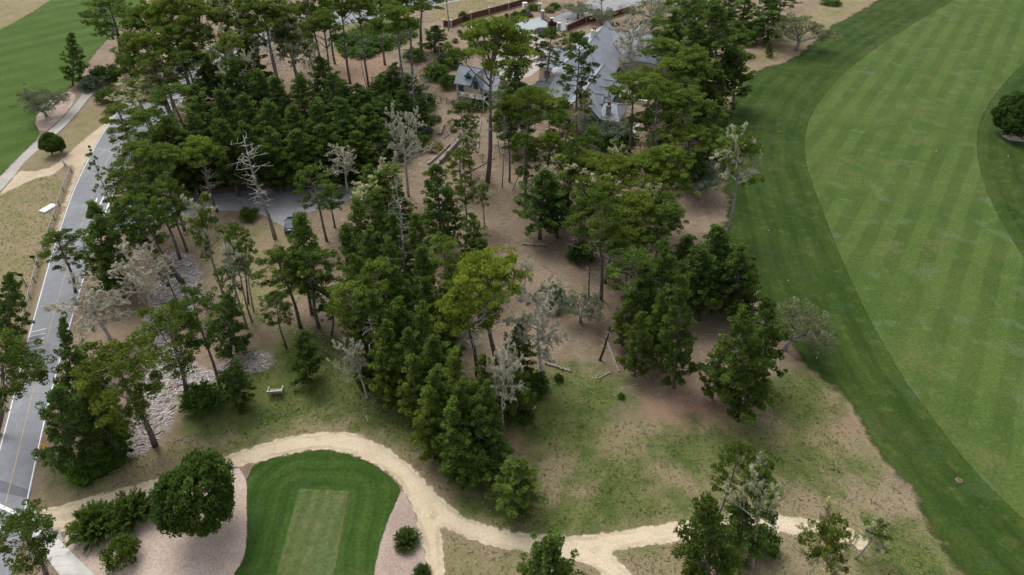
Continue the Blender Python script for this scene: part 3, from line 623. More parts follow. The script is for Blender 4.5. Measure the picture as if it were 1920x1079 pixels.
# ------------------------------------------------------------------ trees that stand out one by one
PINES = 'pines standing on the lot and around it'
for a in [
 # left side, along the fairway and the road
 ('T', 206, -8, 92, (233, 136), .05, 'tall dark pine at the edge of the left fairway, beside the cart path'),
 ('C', 133, 62, 50, (136, 160), -.1, 'small dark pine alone on the fairway edge above the pale oak'),
 ('O', 78, 172, 78, (88, 220), .0, 'pale grey-green oak spreading over the bark bed by the left fairway'),
 ('R', 97, 250, 44, (97, 290), -.1, 'small round dark bush between cart path and sand track'),
 ('G', 160, 142, 46, 3.2, -.2, 'greyish shrub at the top end of the cart path'),
 ('B', 190, 122, 60, 4.0, -.25, 'dark wide shrub under the tall pine by the cart path'),
 ('B', 196, 165, 50, 3.0, .1, 'olive green shrub between the cart path and the road bend'),
 ('L', 262, 148, 90, (285, 245), .2, 'lichen-grey pine leaning over the road bend'),
 ('T', 212, 196, 75, (262, 322), .35, 'airy yellow-green pine overhanging the road beside the sand track'),
 ('P', 170, 282, 34, (210, 392), .1, 'thin sparse pine sapling leaning over the road'),
 ('C', 176, 380, 96, (205, 545), .0, 'broad dark pine on the road edge below the driveway mouth'),
 ('T', 105, 434, 66, (141, 548), .05, 'small pine leaning over the road beside the black sign post'),
 ('C', 15, 512, 70, (18, 640), -.15, 'dark pine cut by the left picture edge beside the rail fence'),
 ('T', 8, 640, 120, (-8, 815), .25, 'yellow-green pine at the left picture edge leaning over the road'),
 ('D', 245, 476, 122, (288, 596), 0, 'bare lichen-pale dead tree above the wood chips, the upper of two'),
 ('D', 172, 542, 136, (210, 650), 0, 'bare lichen-pale dead tree by the road, the lower of two'),
 ('C', 116, 598, 72, (152, 790), -.2, 'dark pointed pine between the road and the lower dead tree'),
 ('C', 100, 728, 112, (142, 880), -.2, 'broad very dark pine standing at the road edge above the yellow sign'),
 ('C', 165, 690, 95, (185, 830), -.1, 'dark pine between the broad roadside pine and the yellow-green pine'),
 ('T', 215, 648, 138, (291, 836), .6, 'leaning yellow-green pine with its foot on the grey wood chips'),
 ('T', 318, 578, 108, (349, 748), .35, 'yellowish pine in the middle of the wood chips'),
 ('T', 352, 543, 74, (413, 727), .0, 'slender leaning pine whose foot is beside the small dense pine'),
 ('C', 425, 553, 88, (432, 668), -.2, 'very dense dark young pine at the edge of the wood chips'),
 ('C', 440, 676, 74, (442, 758), -.1, 'low dense pine at the lower end of the wood chips'),
 ('B', 370, 722, 84, 3.6, -.1, 'wide low dark bush on the grass below the wood chips'),
 ('T', 270, 345, 70, (338, 487), .0, 'leaning pine with its foot nearest the driveway, left group'),
 ('T', 242, 362, 76, (346, 532), .0, 'strongly leaning pine, right trunk of the forked pair'),
 ('T', 215, 376, 60, (338, 530), .05, 'strongly leaning pine, left trunk of the forked pair'),
 ('T', 268, 330, 60, (290, 450), -.1, 'small upright pine beside the driveway mouth'),
 ('P', 290, 470, 40, (331, 563), -.1, 'thin leaning pole pine above the wood chips'),
 ('L', 370, 362, 76, (424, 575), .2, 'broad-crowned pine below the driveway, left of the pole cluster'),
 ('S', 412, 440, 40, (464, 617), 0, 'longest bare pole of the leaning cluster below the driveway'),
 ('L', 428, 440, 60, (473, 604), .1, 'leaning pine in the pole cluster with a lichen crown'),
 ('T', 440, 418, 50, (466, 570), .05, 'upright pine at the back of the pole cluster'),
 ('S', 458, 482, 26, (476, 585), 0, 'short thin bare pole on the right of the pole cluster'),
 ('P', 408, 510, 30, (445, 592), -.1, 'thin pole pine on the left of the pole cluster'),
 ('S', 463, 254, 62, (516, 448), 0, 'tall bare grey snag standing beside the driveway'),
 ('B', 465, 390, 42, 2.0, .2, 'bright green feathery shrub in the island beside the driveway'),
 ('T', 574, 314, 58, (613, 453), -.05, 'slender pine leaning over the driveway turning circle'),
 ('T', 618, 346, 44, (628, 427), .0, 'small pine on the right side of the driveway turning circle'),
 ('C', 558, 402, 100, (585, 590), .0, 'large dense pine overhanging the parked dark car'),
 ('T', 515, 470, 84, (563, 614), .15, 'airy lichen-hung pine left of the large dense pine'),
 ('T', 516, 552, 48, (537, 652), -.1, 'small dark pine on a thin trunk above the wooden bench'),
 ('C', 570, 620, 72, (571, 714), -.1, 'lone dense young pine on the grass right of the wooden bench'),
 ('T', 585, 470, 84, (598, 615), .05, 'pine with a bare foot on the brown litter below the dense pine'),
 ('T', 618, 545, 56, (622, 628), -.1, 'small dark pine at the edge of the central wood'),
 # bottom left
 ('R', 365, 858, 168, (365, 985), -.05, 'big round cypress on the bark bed beside the tee lawn'),
 ('J', 160, 962, 108, 3.0, .1, 'spiky juniper shrub next to the pavement'),
 ('J', 232, 938, 104, 3.0, .1, 'spiky juniper shrub between pavement juniper and round cypress'),
 ('B', 213, 1018, 76, 2.6, .45, 'bright green bush in front of the two juniper shrubs'),
 ('T', 38, 966, 104, (86, 1077), .2, 'small leaning pine beside the pavement at the road junction'),
 ('J', 760, 1000, 58, 1.6, -.1, 'low spiky shrub alone on the grey bark wedge'),
 ('J', 790, 1064, 40, 1.3, -.1, 'small dark shrub at the bottom edge of the grey bark wedge'),
 # centre
 ('U', 905, 484, 142, (935, 700), .75, 'large yellow-green umbrella pine rising out of the central wood'),
 ('U', 866, 566, 120, (895, 705), .65, 'yellow-green umbrella pine with a bare dead limb below its crown'),
 ('D', 1012, 554, 134, (1018, 722), 0, 'large bare lichen-pale dead tree at the tip of the clearing'),
 ('D', 950, 652, 84, (944, 806), 0, 'lichen-hung dead tree on a tall dark trunk above the lower meadow'),
 ('D', 645, 645, 70, (689, 747), 0, 'bare lichen-white dead tree leaning over the bench lawn'),
 ('S', 690, 600, 70, (741, 718), 0, 'leaning bare grey snag at the edge of the central wood'),
 ('S', 742, 330, 44, (766, 562), 0, 'tall dark bare-trunked pine in the central wood'),
 ('D', 985, 488, 48, 5.5, 0, 'small grey dead tree beside the large umbrella pine'),
 ('G', 1032, 533, 64, 3.6, -.2, 'rounded grey-green oak bush beside the large dead tree'),
 ('O', 1093, 560, 76, 4.2, -.25, 'spreading grey-green oak at the lower end of the clearing'),
 ('C', 1022, 318, 108, (1012, 448), -.25, 'very dark dense pine in the middle of the clearing'),
 ('C', 1045, 340, 80, (1045, 446), -.2, 'dark pine joined to the dense pine in the clearing'),
 ('C', 818, 308, 100, (828, 468), -.2, 'dark broad pine at the left of the clearing below the log pile'),
 ('U', 925, 32, 134, (914, 342), .3, 'tallest umbrella pine, rising in front of the cottage'),
 ('C', 965, 113, 108, 17, -.25, 'dark broad pine between the cottage and the house'),
 ('U', 1005, 168, 118, (985, 342), .3, 'umbrella pine in front of the long house'),
 ('S', 948, 215, 20, (942, 352), 0, 'dark bare trunk right of the tallest umbrella pine'),
 ('S', 930, 222, 14, (936, 287), 0, 'short bare trunk behind the tallest umbrella pine'),
 ('S', 892, 232, 12, (893, 286), 0, 'short grey trunk beside the log pile'),
 ('S', 1000, 268, 14, (961, 358), 0, 'slender leaning trunk below the umbrella pine by the house'),
 ('T', 1034, 52, 56, (1023, 188), -.15, 'tall dark tufted pine left of the slate roofs'),
 ('T', 1086, 60, 62, (1083, 282), -.15, 'tall dark tufted pine in front of the slate roofs'),
 ('L', 1092, 170, 34, (1096, 262), .3, 'thin sparse pine before the front gable'),
 ('L', 1058, 178, 40, (1062, 300), .3, 'sparse lichen pine left of the front gable'),
 ('D', 1195, 34, 92, (1180, 145), 0, 'pale bare dead tree beside the patio of the house'),
 ('D', 1178, 100, 50, 7, 0, 'small grey dead tree behind the patio wall'),
 ('L', 965, 60, 84, 15, .35, 'lichen-grey tree standing over the gravel court'),
 ('O', 1125, 226, 84, 4.6, -.35, 'dark olive bush in front of the house gable'),
 ('B', 1165, 240, 70, 2.8, -.2, 'dark hedge bush right of the house gable'),
 ('O', 868, 180, 40, 2.6, -.1, 'round olive bush in front of the cottage deck'),
 ('U', 1188, 138, 88, (1180, 285), .1, 'umbrella pine at the right corner of the house'),
 ('U', 1215, 150, 60, (1212, 245), .05, 'narrow pine behind the right corner of the house'),
 ('U', 1272, 112, 108, (1242, 270), .25, 'broad pine right of the patio with lichened trunk'),
 ('U', 1296, 238, 104, (1282, 350), .35, 'umbrella pine at the right corner of the clearing'),
 ('U', 1225, 215, 90, (1222, 300), .1, 'pine with a flat crown on the boundary fence line'),
 ('U', 1095, 288, 96, (1086, 420), .35, 'flat-topped pine, leftmost of the row along the clearing top'),
 ('U', 1150, 298, 100, (1140, 430), .45, 'flat-topped pine, second of the row along the clearing top'),
 ('U', 1212, 296, 104, (1200, 430), .4, 'flat-topped pine, third of the row along the clearing top'),
 ('U', 1255, 330, 80, (1245, 440), .3, 'flat-topped pine, rightmost of the row along the clearing top'),
 ('T', 1118, 355, 84, (1127, 562), .15, 'tall pine standing on the bare slope of the clearing'),
 ('T', 1100, 380, 60, (1068, 487), .0, 'leaning pine at the middle of the clearing'),
 ('U', 1190, 370, 104, (1200, 525), .4, 'yellowish umbrella pine on the right side of the clearing'),
 ('U', 1168, 430, 84, (1178, 560), .3, 'umbrella pine below the yellowish one on the right of the clearing'),
 ('U', 1262, 384, 56, (1228, 527), -.1, 'pine leaning right toward the fairway from the clearing'),
 ('B', 1090, 455, 54, 3.2, .0, 'low sprawling pine bush on the bare slope'),
 ('T', 1192, 470, 92, (1190, 618), .0, 'dark pine with twin trunks right of the bare slope'),
 ('C', 1200, 585, 70, (1190, 705), .15, 'grey-green pine at the lower right of the clearing'),
 ('C', 1245, 450, 80, (1240, 600), .0, 'tall green pine behind the dark trees by the fairway'),
 ('C', 1282, 520, 92, (1264, 728), -.05, 'tall dense pine above the bare brown patch'),
 ('C', 1312, 462, 108, (1308, 590), -.15, 'dark pine, left one of the clump beside the fairway'),
 ('C', 1348, 424, 120, (1350, 570), -.15, 'highest dark pine of the clump beside the fairway'),
 ('C', 1385, 462, 100, (1388, 605), -.1, 'dark pine, right one of the clump beside the fairway'),
 ('C', 1392, 585, 130, (1398, 788), .05, 'large spreading pine at the end of the brown bank'),
 ('C', 1440, 560, 90, (1432, 720), .0, 'pine standing nearest the rough beside the leaning oak'),
 ('O', 1530, 586, 106, (1470, 657), .15, 'pale oak leaning out over the mown rough'),
 ('L', 1394, 246, 92, (1365, 442), .05, 'half-dead lichen pine leaning over the rough'),
 ('O', 1322, 326, 74, 5.0, -.35, 'dark olive oak on the bank above the clump of pines'),
 ('C', 1340, 4, 118, (1350, 200), -.05, 'great dark pine beside the upper rough'),
 ('C', 1300, 40, 100, (1300, 200), -.1, 'great dark pine left of the one beside the upper rough'),
 ('C', 1375, 88, 76, (1376, 205), -.1, 'dark pine at the curve of the upper rough'),
 ('C', 1322, 140, 90, (1320, 262), -.1, 'dark pine below the great pines by the rough'),
 ('U', 1262, 180, 90, (1262, 290), .1, 'flat pine between the patio pine and the great dark pines'),
 ('C', 1440, -12, 88, (1440, 78), -.15, 'dark pine at the top of the rough'),
 ('O', 1514, 32, 92, (1492, 95), .2, 'pale oak leaning over the top of the rough'),
 ('C', 1443, 78, 20, (1443, 106), -.1, 'tiny dark pine at the top of the rough'),
 ('R', 1912, 176, 96, (1912, 256), -.25, 'dark cypress in its bark bed at the right picture edge'),
 ('L', 1262, 40, 60, 13, .3, 'pale lichened tree among the great dark pines'),
 # bottom
 ('T', 1390, 832, 62, 14, .3, 'yellow-green pine top beside the half-dead trunk'),
 ('L', 1418, 868, 88, (1412, 1070), .05, 'half-dead lichened pine on a tall straight trunk over the trail'),
 ('C', 1322, 932, 140, (1332, 1150), .05, 'large green pine in front of the trail at the bottom edge'),
 ('C', 1392, 935, 100, (1390, 1045), -.1, 'dark pine behind the straight trunk at the bottom edge'),
 ('B', 1440, 1000, 70, 3.0, -.2, 'dark low bush right of the straight trunk at the bottom edge'),
 ('L', 1558, 952, 106, (1560, 1130), .4, 'sparse yellow-green pine in front of the trail end'),
 ('L', 1652, 985, 62, (1604, 1048), .1, 'small lichened pine leaning right past the trail end'),
 ('C', 1030, 1010, 132, (1030, 1150), -.05, 'pine cut by the bottom edge below the trail fork'),
 ('C', 966, 862, 112, (968, 950), .05, 'round-topped pine at the lowest tip of the wood'),
 ('C', 905, 850, 80, (905, 915), -.05, 'low dark pine at the left of the wood tip'),
 # behind, upper edge
 ('U', 632, -42, 70, (657, 157), .2, 'tall straight pine in front of the upper road'),
 ('U', 610, 0, 60, (628, 120), .15, 'straight pine left of the tall one by the upper road'),
 ('U', 712, -12, 62, (722, 122), .05, 'pine between the upper road and the ivy slope'),
 ('U', 738, 10, 84, (763, 216), .25, 'tall pine with pale dead branches right of the ivy slope'),
 ('U', 790, -24, 84, (790, 94), -.1, 'dark-crowned pine beside the garden fence end'),
 ('S', 836, -26, 20, (841, 58), 0, 'thin dark trunk standing by the garden fence'),
 ('C', 815, 48, 58, (815, 98), -.2, 'small dark pine left of the garden fence'),
 ('U', 488, 0, 96, (531, 206), .1, 'tall pine with many dead side branches in the upper wood'),
 ('L', 535, 28, 70, (569, 196), .15, 'dead-limbed pine right of the branchy one in the upper wood'),
 ('U', 552, 10, 70, (589, 130), .1, 'slim pine behind the dead-limbed pine'),
 ('S', 412, -8, 40, (438, 134), 0, 'tall grey bare trunk in the left of the upper wood'),
 ('D', 316, 34, 62, (332, 120), 0, 'grey dead tree near the top left of the upper wood'),
 ('L', 455, 20, 70, (492, 150), .1, 'lichen-grey pine with bare lower trunk left of the branchy one'),
 ('S', 500, 70, 56, (540, 215), 0, 'pale dead spar standing among the upper wood crowns'),
 ('D', 565, 50, 62, (596, 165), 0, 'grey dead tree at the right edge of the upper wood'),
 ('L', 345, 70, 80, (372, 185), .1, 'lichen-grey pine in the left half of the upper wood'),
 ('S', 675, 112, 14, (688, 167), 0, 'burnt dark snag on the cleared slope'),
 ('S', 775, 128, 34, (777, 222), 0, 'thin pale dead tree at the left corner of the clearing'),
 ('S', 800, 145, 18, (800, 230), 0, 'thin dark dead stem beside the corner of the clearing'),
 ('C', 687, 222, 50, 6.5, .8, 'yellow-brown dying young pine at the edge of the upper wood'),
 ('D', 722, 205, 52, 5, 0, 'grey twiggy dead shrub left of the clearing corner'),
 ('D', 757, 212, 92, (766, 368), 0, 'lichen-hung dead tree on a bare trunk left of the log pile'),
 ('D', 638, 280, 70, (652, 362), 0, 'pale lichened dead tree near the driveway end'),
 ('G', 812, 266, 40, 1.6, .9, 'yellowing low shrub beside the log pile'),
 ('L', 722, 300, 70, (735, 400), .2, 'half-dead pine at the narrow entry to the clearing'),
 ('T', 862, 280, 50, 8, .3, 'sparse young pine below the log pile'),
 ('T', 1290, -20, 80, 16, -.1, 'pine at the top edge above the great dark pines'),
 ('U', 1128, -20, 30, (1128, 55), -.1, 'thin pine trunk behind the house roofs'),
 ('O', 1085, 8, 60, 4, -.05, 'olive tree on the far driveway edge'),
 ('O', 1130, 18, 56, 4, .0, 'olive tree behind the house fence'),
 ('O', 1222, 0, 76, 6, .0, 'olive tree beside the far driveway end'),
 ('R', 1225, 36, 90, 6, -.1, 'dense dark tree behind the pale dead tree'),
]: plant(*a[:6], a[6])

# the crowded woods, row by row from the back
ORD = ['first', 'second', 'third', 'fourth', 'fifth', 'sixth', 'seventh', 'eighth', 'ninth', 'tenth', 'eleventh', 'twelfth', 'thirteenth']
def wood(name, group, rows):
    NM = {'B': 'bush', 'G': 'bush'}
    RN = ['back row', 'second row', 'third row', 'fourth row', 'fifth row', 'sixth row', 'seventh row', 'eighth row']
    for ri, row in enumerate(rows):
        for ci, (kind, u, v, W, h, y) in enumerate(row):
            tone = 'yellowish' if y > .35 else ('dark' if y < 0 else 'green')
            plant(kind, u, v, W*(.98 if kind == 'U' else 1.04), h, y, f'{tone} {NM.get(kind, "pine")}, {ORD[ci]} from left in the {RN[ri]} of {name}', group)
wood('the crowded upper wood', 'pines crowded in the upper wood', [
 [('U', 262, 6, 80, 22, .2), ('C', 232, 62, 74, 12, .1), ('U', 305, -14, 84, 24, .3), ('U', 352, -10, 90, 24, .25), ('L', 398, -20, 84, 24, .2), ('L', 448, -25, 84, 24, .2), ('L', 520, -15, 84, 23, .3), ('U', 575, -25, 70, 22, .2)],
 [('U', 268, 60, 90, 20, .3), ('U', 322, 45, 84, 20, .15), ('T', 372, 40, 66, 20, .0), ('L', 418, 50, 84, 20, .2), ('C', 455, 70, 84, 16, -.05), ('C', 600, 105, 74, 13, -.1)],
 [('L', 285, 105, 84, 15, .4), ('T', 335, 95, 74, 17, .1), ('C', 385, 110, 84, 15, -.15), ('C', 432, 118, 84, 15, -.2), ('C', 478, 130, 84, 14, -.1), ('C', 515, 145, 80, 13, -.15), ('C', 560, 140, 74, 13, -.1), ('C', 622, 140, 84, 13, -.2)],
 [('T', 312, 160, 80, 16, .05), ('C', 362, 158, 84, 15, -.1), ('C', 410, 168, 90, 15, -.15), ('C', 455, 178, 84, 14, -.1), ('C', 500, 190, 84, 14, -.1), ('C', 545, 198, 84, 13, -.05), ('C', 590, 190, 84, 13, -.15), ('C', 640, 185, 84, 13, -.15), ('C', 682, 168, 74, 10, -.2)],
 [('T', 262, 205, 74, 15, .15), ('C', 312, 218, 84, 14, -.05), ('C', 360, 212, 84, 14, -.15), ('C', 408, 225, 90, 14, -.1), ('C', 455, 232, 84, 13, -.15), ('C', 505, 238, 84, 12, .0), ('C', 550, 245, 84, 11, .05), ('C', 600, 232, 84, 11, -.1), ('C', 645, 225, 74, 10, -.2), ('B', 742, 190, 66, 4, -.2)],
 [('T', 240, 262, 80, 15, .2), ('C', 290, 250, 76, 12, -.15), ('C', 335, 240, 80, 12, -.15), ('C', 395, 240, 80, 11, -.2), ('C', 450, 248, 72, 9, -.2), ('C', 520, 262, 66, 7, -.2), ('C', 575, 268, 66, 7, -.1), ('B', 625, 275, 60, 4, -.1), ('C', 660, 262, 66, 8, -.1)],
 [('T', 225, 318, 80, 14, .05), ('U', 290, 272, 80, 15, .15), ('U', 365, 262, 84, 13, .3), ('T', 300, 330, 56, 13, .0)],
])
wood('the crowded central wood', 'pines crowded in the central wood', [
 [('C', 668, 372, 74, 13, -.05), ('C', 705, 362, 70, 13, .0), ('C', 735, 398, 66, 13, -.1), ('C', 780, 400, 74, 13, .05), ('C', 885, 400, 62, 10, -.1), ],
 [('C', 645, 422, 74, 13, -.1), ('C', 690, 430, 74, 13, .0), ('C', 728, 450, 74, 13, .05), ('C', 790, 462, 74, 12, -.05), ('T', 830, 445, 66, 12, .3), ('C', 905, 448, 66, 9, -.05)],
 [('C', 662, 478, 84, 13, .05), ('T', 700, 490, 80, 14, .35), ('C', 740, 505, 80, 13, -.05), ('C', 800, 520, 80, 12, -.1), ('C', 845, 500, 74, 11, .0), ('B', 880, 470, 60, 4, -.2)],
 [('T', 655, 525, 84, 13, .35), ('C', 700, 545, 84, 13, .05), ('C', 745, 560, 84, 12, .0), ('C', 790, 575, 84, 12, -.05), ('C', 832, 590, 66, 10, .0)],
 [('C', 672, 578, 80, 11, .15), ('C', 720, 605, 84, 12, .1), ('C', 765, 615, 84, 12, .05), ('C', 808, 630, 84, 12, .1), ('C', 850, 660, 84, 12, .15), ('C', 905, 665, 74, 11, .05), ('C', 975, 600, 66, 9, -.05)],
 [('C', 715, 645, 80, 10, .3), ('C', 770, 665, 84, 11, .2), ('C', 815, 690, 90, 12, .1), ('C', 862, 715, 90, 12, .05), ('C', 910, 715, 80, 11, .0), ('C', 965, 690, 74, 8, .1), ('B', 1000, 700, 60, 3, .2)],
 [('C', 800, 725, 84, 11, .3), ('C', 845, 755, 90, 11, .1), ('C', 895, 765, 84, 10, .0), ('B', 930, 730, 60, 3, -.1), ('C', 930, 810, 66, 7, -.05)],
 [('C', 815, 775, 74, 7, .0), ('C', 865, 815, 80, 8, .05)],
])
wood('the thicket above the clearing', 'pines in the thicket above the clearing', [
 [('U', 600, 20, 76, 20, .2), ('U', 668, -10, 60, 20, .15), ('U', 758, -20, 70, 20, .1)],
 [('C', 640, 150, 74, 10, -.1), ('C', 672, 158, 66, 9, -.2), ('B', 705, 160, 66, 4, -.15), ('C', 738, 118, 60, 8, -.2), ('C', 770, 140, 66, 8, -.15)],
 [('C', 650, 205, 74, 10, .0), ('C', 688, 196, 70, 9, -.15), ('C', 722, 178, 66, 8, -.1), ('C', 755, 170, 62, 8, -.2), ('C', 786, 185, 58, 7, -.15)],
 [('C', 625, 252, 76, 9, -.1), ('C', 665, 245, 70, 9, .05), ('G', 700, 262, 66, 4, -.1), ('C', 730, 232, 66, 7, -.2), ('B', 780, 250, 56, 3, -.2)],
 [('B', 660, 300, 60, 4, -.05), ('C', 690, 310, 66, 8, .0), ('C', 715, 325, 70, 9, .1), ('L', 690, 335, 70, 10, .2), ('C', 745, 350, 66, 9, -.1)],
])
wood('the right lot crowns', 'pines on the right half of the lot', [
 [('C', 1270, 20, 70, 15, -.1), ('U', 1245, 70, 76, 16, .2), ('U', 1300, 90, 90, 18, .15), ('C', 1350, 130, 90, 14, -.1)],
 [('U', 1240, 150, 84, 17, .2), ('U', 1290, 170, 90, 16, .1), ('C', 1345, 200, 76, 11, -.1)],
 [('U', 1255, 275, 90, 14, .3), ('C', 1310, 290, 60, 7, -.1)],
 [('L', 1060, 290, 84, 13, .3), ('L', 1122, 325, 84, 13, .3), ('L', 1228, 350, 80, 12, .2)],
 [('T', 1150, 385, 70, 13, .25), ('L', 1222, 410, 76, 11, .2)],
 [('C', 1215, 500, 66, 11, .0), ('C', 1245, 540, 66, 12, -.05), ('C', 1180, 545, 60, 9, .0)],
])
wood('the left roadside trees', 'dark pines at the left road edge', [
 [('T', 195, 410, 76, 12, -.05), ('C', 190, 465, 66, 9, .05)],
 [('C', 145, 655, 66, 10, -.15), ('C', 160, 740, 80, 10, -.1)],
])
wood('the tall pines on the lot', 'tall thin pines standing on the lot', [
 [('T', 862, 190, 44, 13, .1), ('T', 955, 190, 46, 15, .15), ('T', 1050, 215, 46, 15, .2), ('T', 1110, 235, 46, 14, .1)],
 [('L', 880, 245, 40, 10, .2), ('T', 985, 245, 50, 15, .2), ('U', 1030, 250, 66, 14, .3), ('T', 1075, 262, 46, 15, .1), ('L', 1160, 262, 56, 13, .2)],
 [('T', 870, 330, 40, 9, .2), ('L', 905, 335, 40, 9, .2), ('T', 1095, 330, 50, 14, .2), ('U', 1140, 340, 66, 13, .35), ('T', 1250, 360, 50, 12, .1)],
])
wood('the clump beside the fairway', 'pines in the clump beside the fairway', [
 [('C', 1290, 440, 74, 10, -.1), ('C', 1365, 440, 80, 10, -.1), ('C', 1410, 480, 70, 10, -.05)],
 [('C', 1335, 500, 74, 9, -.1), ('C', 1262, 560, 66, 11, -.05), ('C', 1420, 640, 84, 10, .05), ('C', 1360, 640, 66, 9, .0)],
])
wood('the trees at the top right', 'trees at the top right edge', [
 [('C', 1312, -30, 74, 12, -.1), ('C', 1362, -25, 80, 12, -.1), ('C', 1402, -20, 60, 10, -.1), ('T', 1470, -30, 50, 12, .0)],
 [('B', 1275, 30, 50, 3, .0), ('B', 1418, 40, 40, 3, -.1), ('C', 1385, 40, 56, 8, -.1), ('B', 1560, -5, 40, 2, -.1)],
])
# low garden and wood-edge shrubs
for i, (kd, u, v, W, h, y, lab) in enumerate([
 ('G', 915, 42, 14, 1.0, .3, 'pale grass clump beside the white garden bench'), ('G', 853, 72, 16, 1.1, .5, 'pale green grass clump in the gravel garden, upper left'), ('G', 862, 55, 12, 1.2, .1, 'small upright shrub below the board fence'),
 ('B', 868, 20, 22, 3.0, -.1, 'dark young tree on the dry grass outside the board fence'), ('B', 950, 25, 10, 1.2, .5, 'small round yellow-green shrub inside the board fence'), ('B', 968, 22, 26, 1.7, .1, 'round green shrub left of the white utility box'),
 ('B', 985, 18, 24, 1.6, .1, 'green shrub in front of the white utility box'), ('B', 1000, 6, 22, 2.0, .3, 'bright green shrub right of the white utility box'), ('G', 992, 24, 18, 1.2, -.1, 'grey-lilac shrub on the apron edge'),
 ('G', 1030, 12, 22, 1.6, .5, 'pale fountain grass beside the gate pillar'), ('B', 1040, 5, 26, 1.8, -.1, 'dark shrub behind the fountain grass'), ('G', 1016, 52, 30, 1.4, -.2, 'grey-lilac mound in the island before the gravel court'),
 ('B', 1036, 38, 20, 2.2, -.3, 'dark purple shrub at the gate'), ('B', 1080, 62, 34, 2.0, .7, 'yellow-green shrub left of the slate roofs'), ('B', 1155, 42, 14, 1.0, .1, 'round green clump in a ring bed behind the house'),
 ('B', 958, 35, 30, 1.0, .2, 'low green hedge along the apron edge'), ('B', 840, 100, 54, 3.2, -.25, 'dark shrub mass left of the cottage'), ('B', 815, 120, 60, 3.4, -.2, 'dark shrub at the left edge of the garden'),
 ('B', 838, 140, 46, 3.0, -.2, 'dark shrub beside the cottage wall'), ('B', 900, 190, 40, 1.8, -.1, 'low green shrub below the cottage deck'), ('B', 960, 205, 60, 2.4, -.25, 'dark hedge between fence and cottage'),
 ('B', 775, 90, 50, 3.0, -.15, 'dark shrub below the garden fence end'), ('B', 745, 150, 60, 3.2, -.2, 'dark shrub in front of the leaning tall pine'), ('B', 716, 140, 46, 2.4, .2, 'olive shrub on the cleared slope'),
 ('B', 790, 175, 60, 3.2, -.2, 'dark shrub mass at the back of the clearing corner'), ('G', 815, 216, 26, 1.4, -.1, 'small grey-green bush inside the clearing corner'), ('G', 790, 236, 46, 2.4, -.3, 'dark grey-green bush beside the stacked planks'),
 ('P', 843, 226, 10, 1.8, -.1, 'tiny pine seedling by the log pile'), ('P', 905, 290, 12, 1.4, -.1, 'tiny pine seedling in the upper clearing'), ('P', 892, 240, 14, 2.0, -.1, 'small pine seedling beside the short grey trunk'),
 ('B', 1145, 262, 50, 2.0, -.25, 'dark shrub on the boundary line right of the gable'), ('B', 1100, 250, 46, 2.0, -.25, 'dark shrub on the boundary line below the gable'), ('B', 1048, 702, 20, 1.0, .1, 'small dark bush under the large dead tree'),
 ('B', 1165, 738, 16, .7, -.1, 'little dark shrub at the lower edge of the clearing'), ('B', 985, 768, 40, 1.6, -.2, 'dark shrub beside the grey log on the meadow edge'), 
 ('B', 700, 70, 70, 2.4, -.15, 'dark ivy mound below the upper road, right'),
 ('B', 662, 62, 70, 2.4, -.15, 'dark ivy mound below the upper road, left'), ('B', 680, 88, 60, 2.0, -.1, 'dark ivy mound above the cleared slope'), ('G', 1165, 60, 40, 2.5, .0, 'grey-green shrub behind the right roof wing'),
 ('B', 1230, 80, 60, 3.5, -.1, 'green shrub below the dense dark tree by the patio'), ('G', 1275, 85, 50, 3, .1, 'pale shrub under the great dark pines'), ('B', 1235, 250, 60, 2.4, -.2, 'dark shrub at the right end of the boundary fence'),
 ('G', 1320, 300, 60, 3.0, -.2, 'grey-green bush at the right corner of the clearing'), ('B', 1400, 60, 50, 3.0, -.15, 'dark shrub below the pine at the top of the rough'), 
 ('G', 740, 680, 60, 2.2, -.3, 'grey brushwood behind the leaning snag'), ('B', 690, 690, 60, 2.2, .1, 'green undergrowth below the leaning snag'), ('B', 760, 720, 60, 2.4, .3, 'yellow-green undergrowth at the lawn edge')]):
    plant(kd, u, v, W, h, y, lab, tintc={'dark purple shrub at the gate': (1.2, .25, .8), 'grey-lilac mound in the island before the gravel court': (1.0, .7, 1.5), 'grey-lilac shrub on the apron edge': (1.0, .75, 1.4)}.get(lab))

# ------------------------------------------------------------------ the long house, the cottage and the garden
M_slate = None
k = NT('slate_roof'); c = k.mix(k.ramp(k.noise(.35, 5, .6), .38, .62), (.215, .232, .262), (.258, .274, .306))
c = k.gain(c, k.ramp(k.noise(3.0, 4, .75, vec=k.scaled((1, 1, 4))), .3, .7, .84, 1.16)); k.col(c); k.bump(k.noise(5, 3, .7), .04, .5); k.b.inputs['Roughness'].default_value = .7; M_slate = k.m
M_stucco = simple('stucco', (.47, .41, .34), var=.08, scale=1.2); M_teal = simple('teal_trim', (.030, .105, .125), var=.1); M_trim = simple('cream_trim', (.62, .58, .50), var=.06)
M_glass = simple('window_glass', (.030, .055, .055), .15, .5, var=.2, scale=1.0); M_brick = simple('chimney_clay', (.19, .085, .070), var=.2); M_stone = simple('grey_stone', (.31, .30, .29), var=.25, scale=2.5)
M_copper = simple('rust_flashing', (.26, .14, .08), var=.2); M_black = simple('black_metal', (.022, .023, .026), .5, .4, var=.1); M_redwood = simple('redwood_boards', (.105, .040, .032), var=.3, scale=2)
M_grey = simple('weathered_wood', (.27, .245, .22), var=.3, scale=3); M_pale = simple('pale_wood', (.52, .49, .38), var=.15)
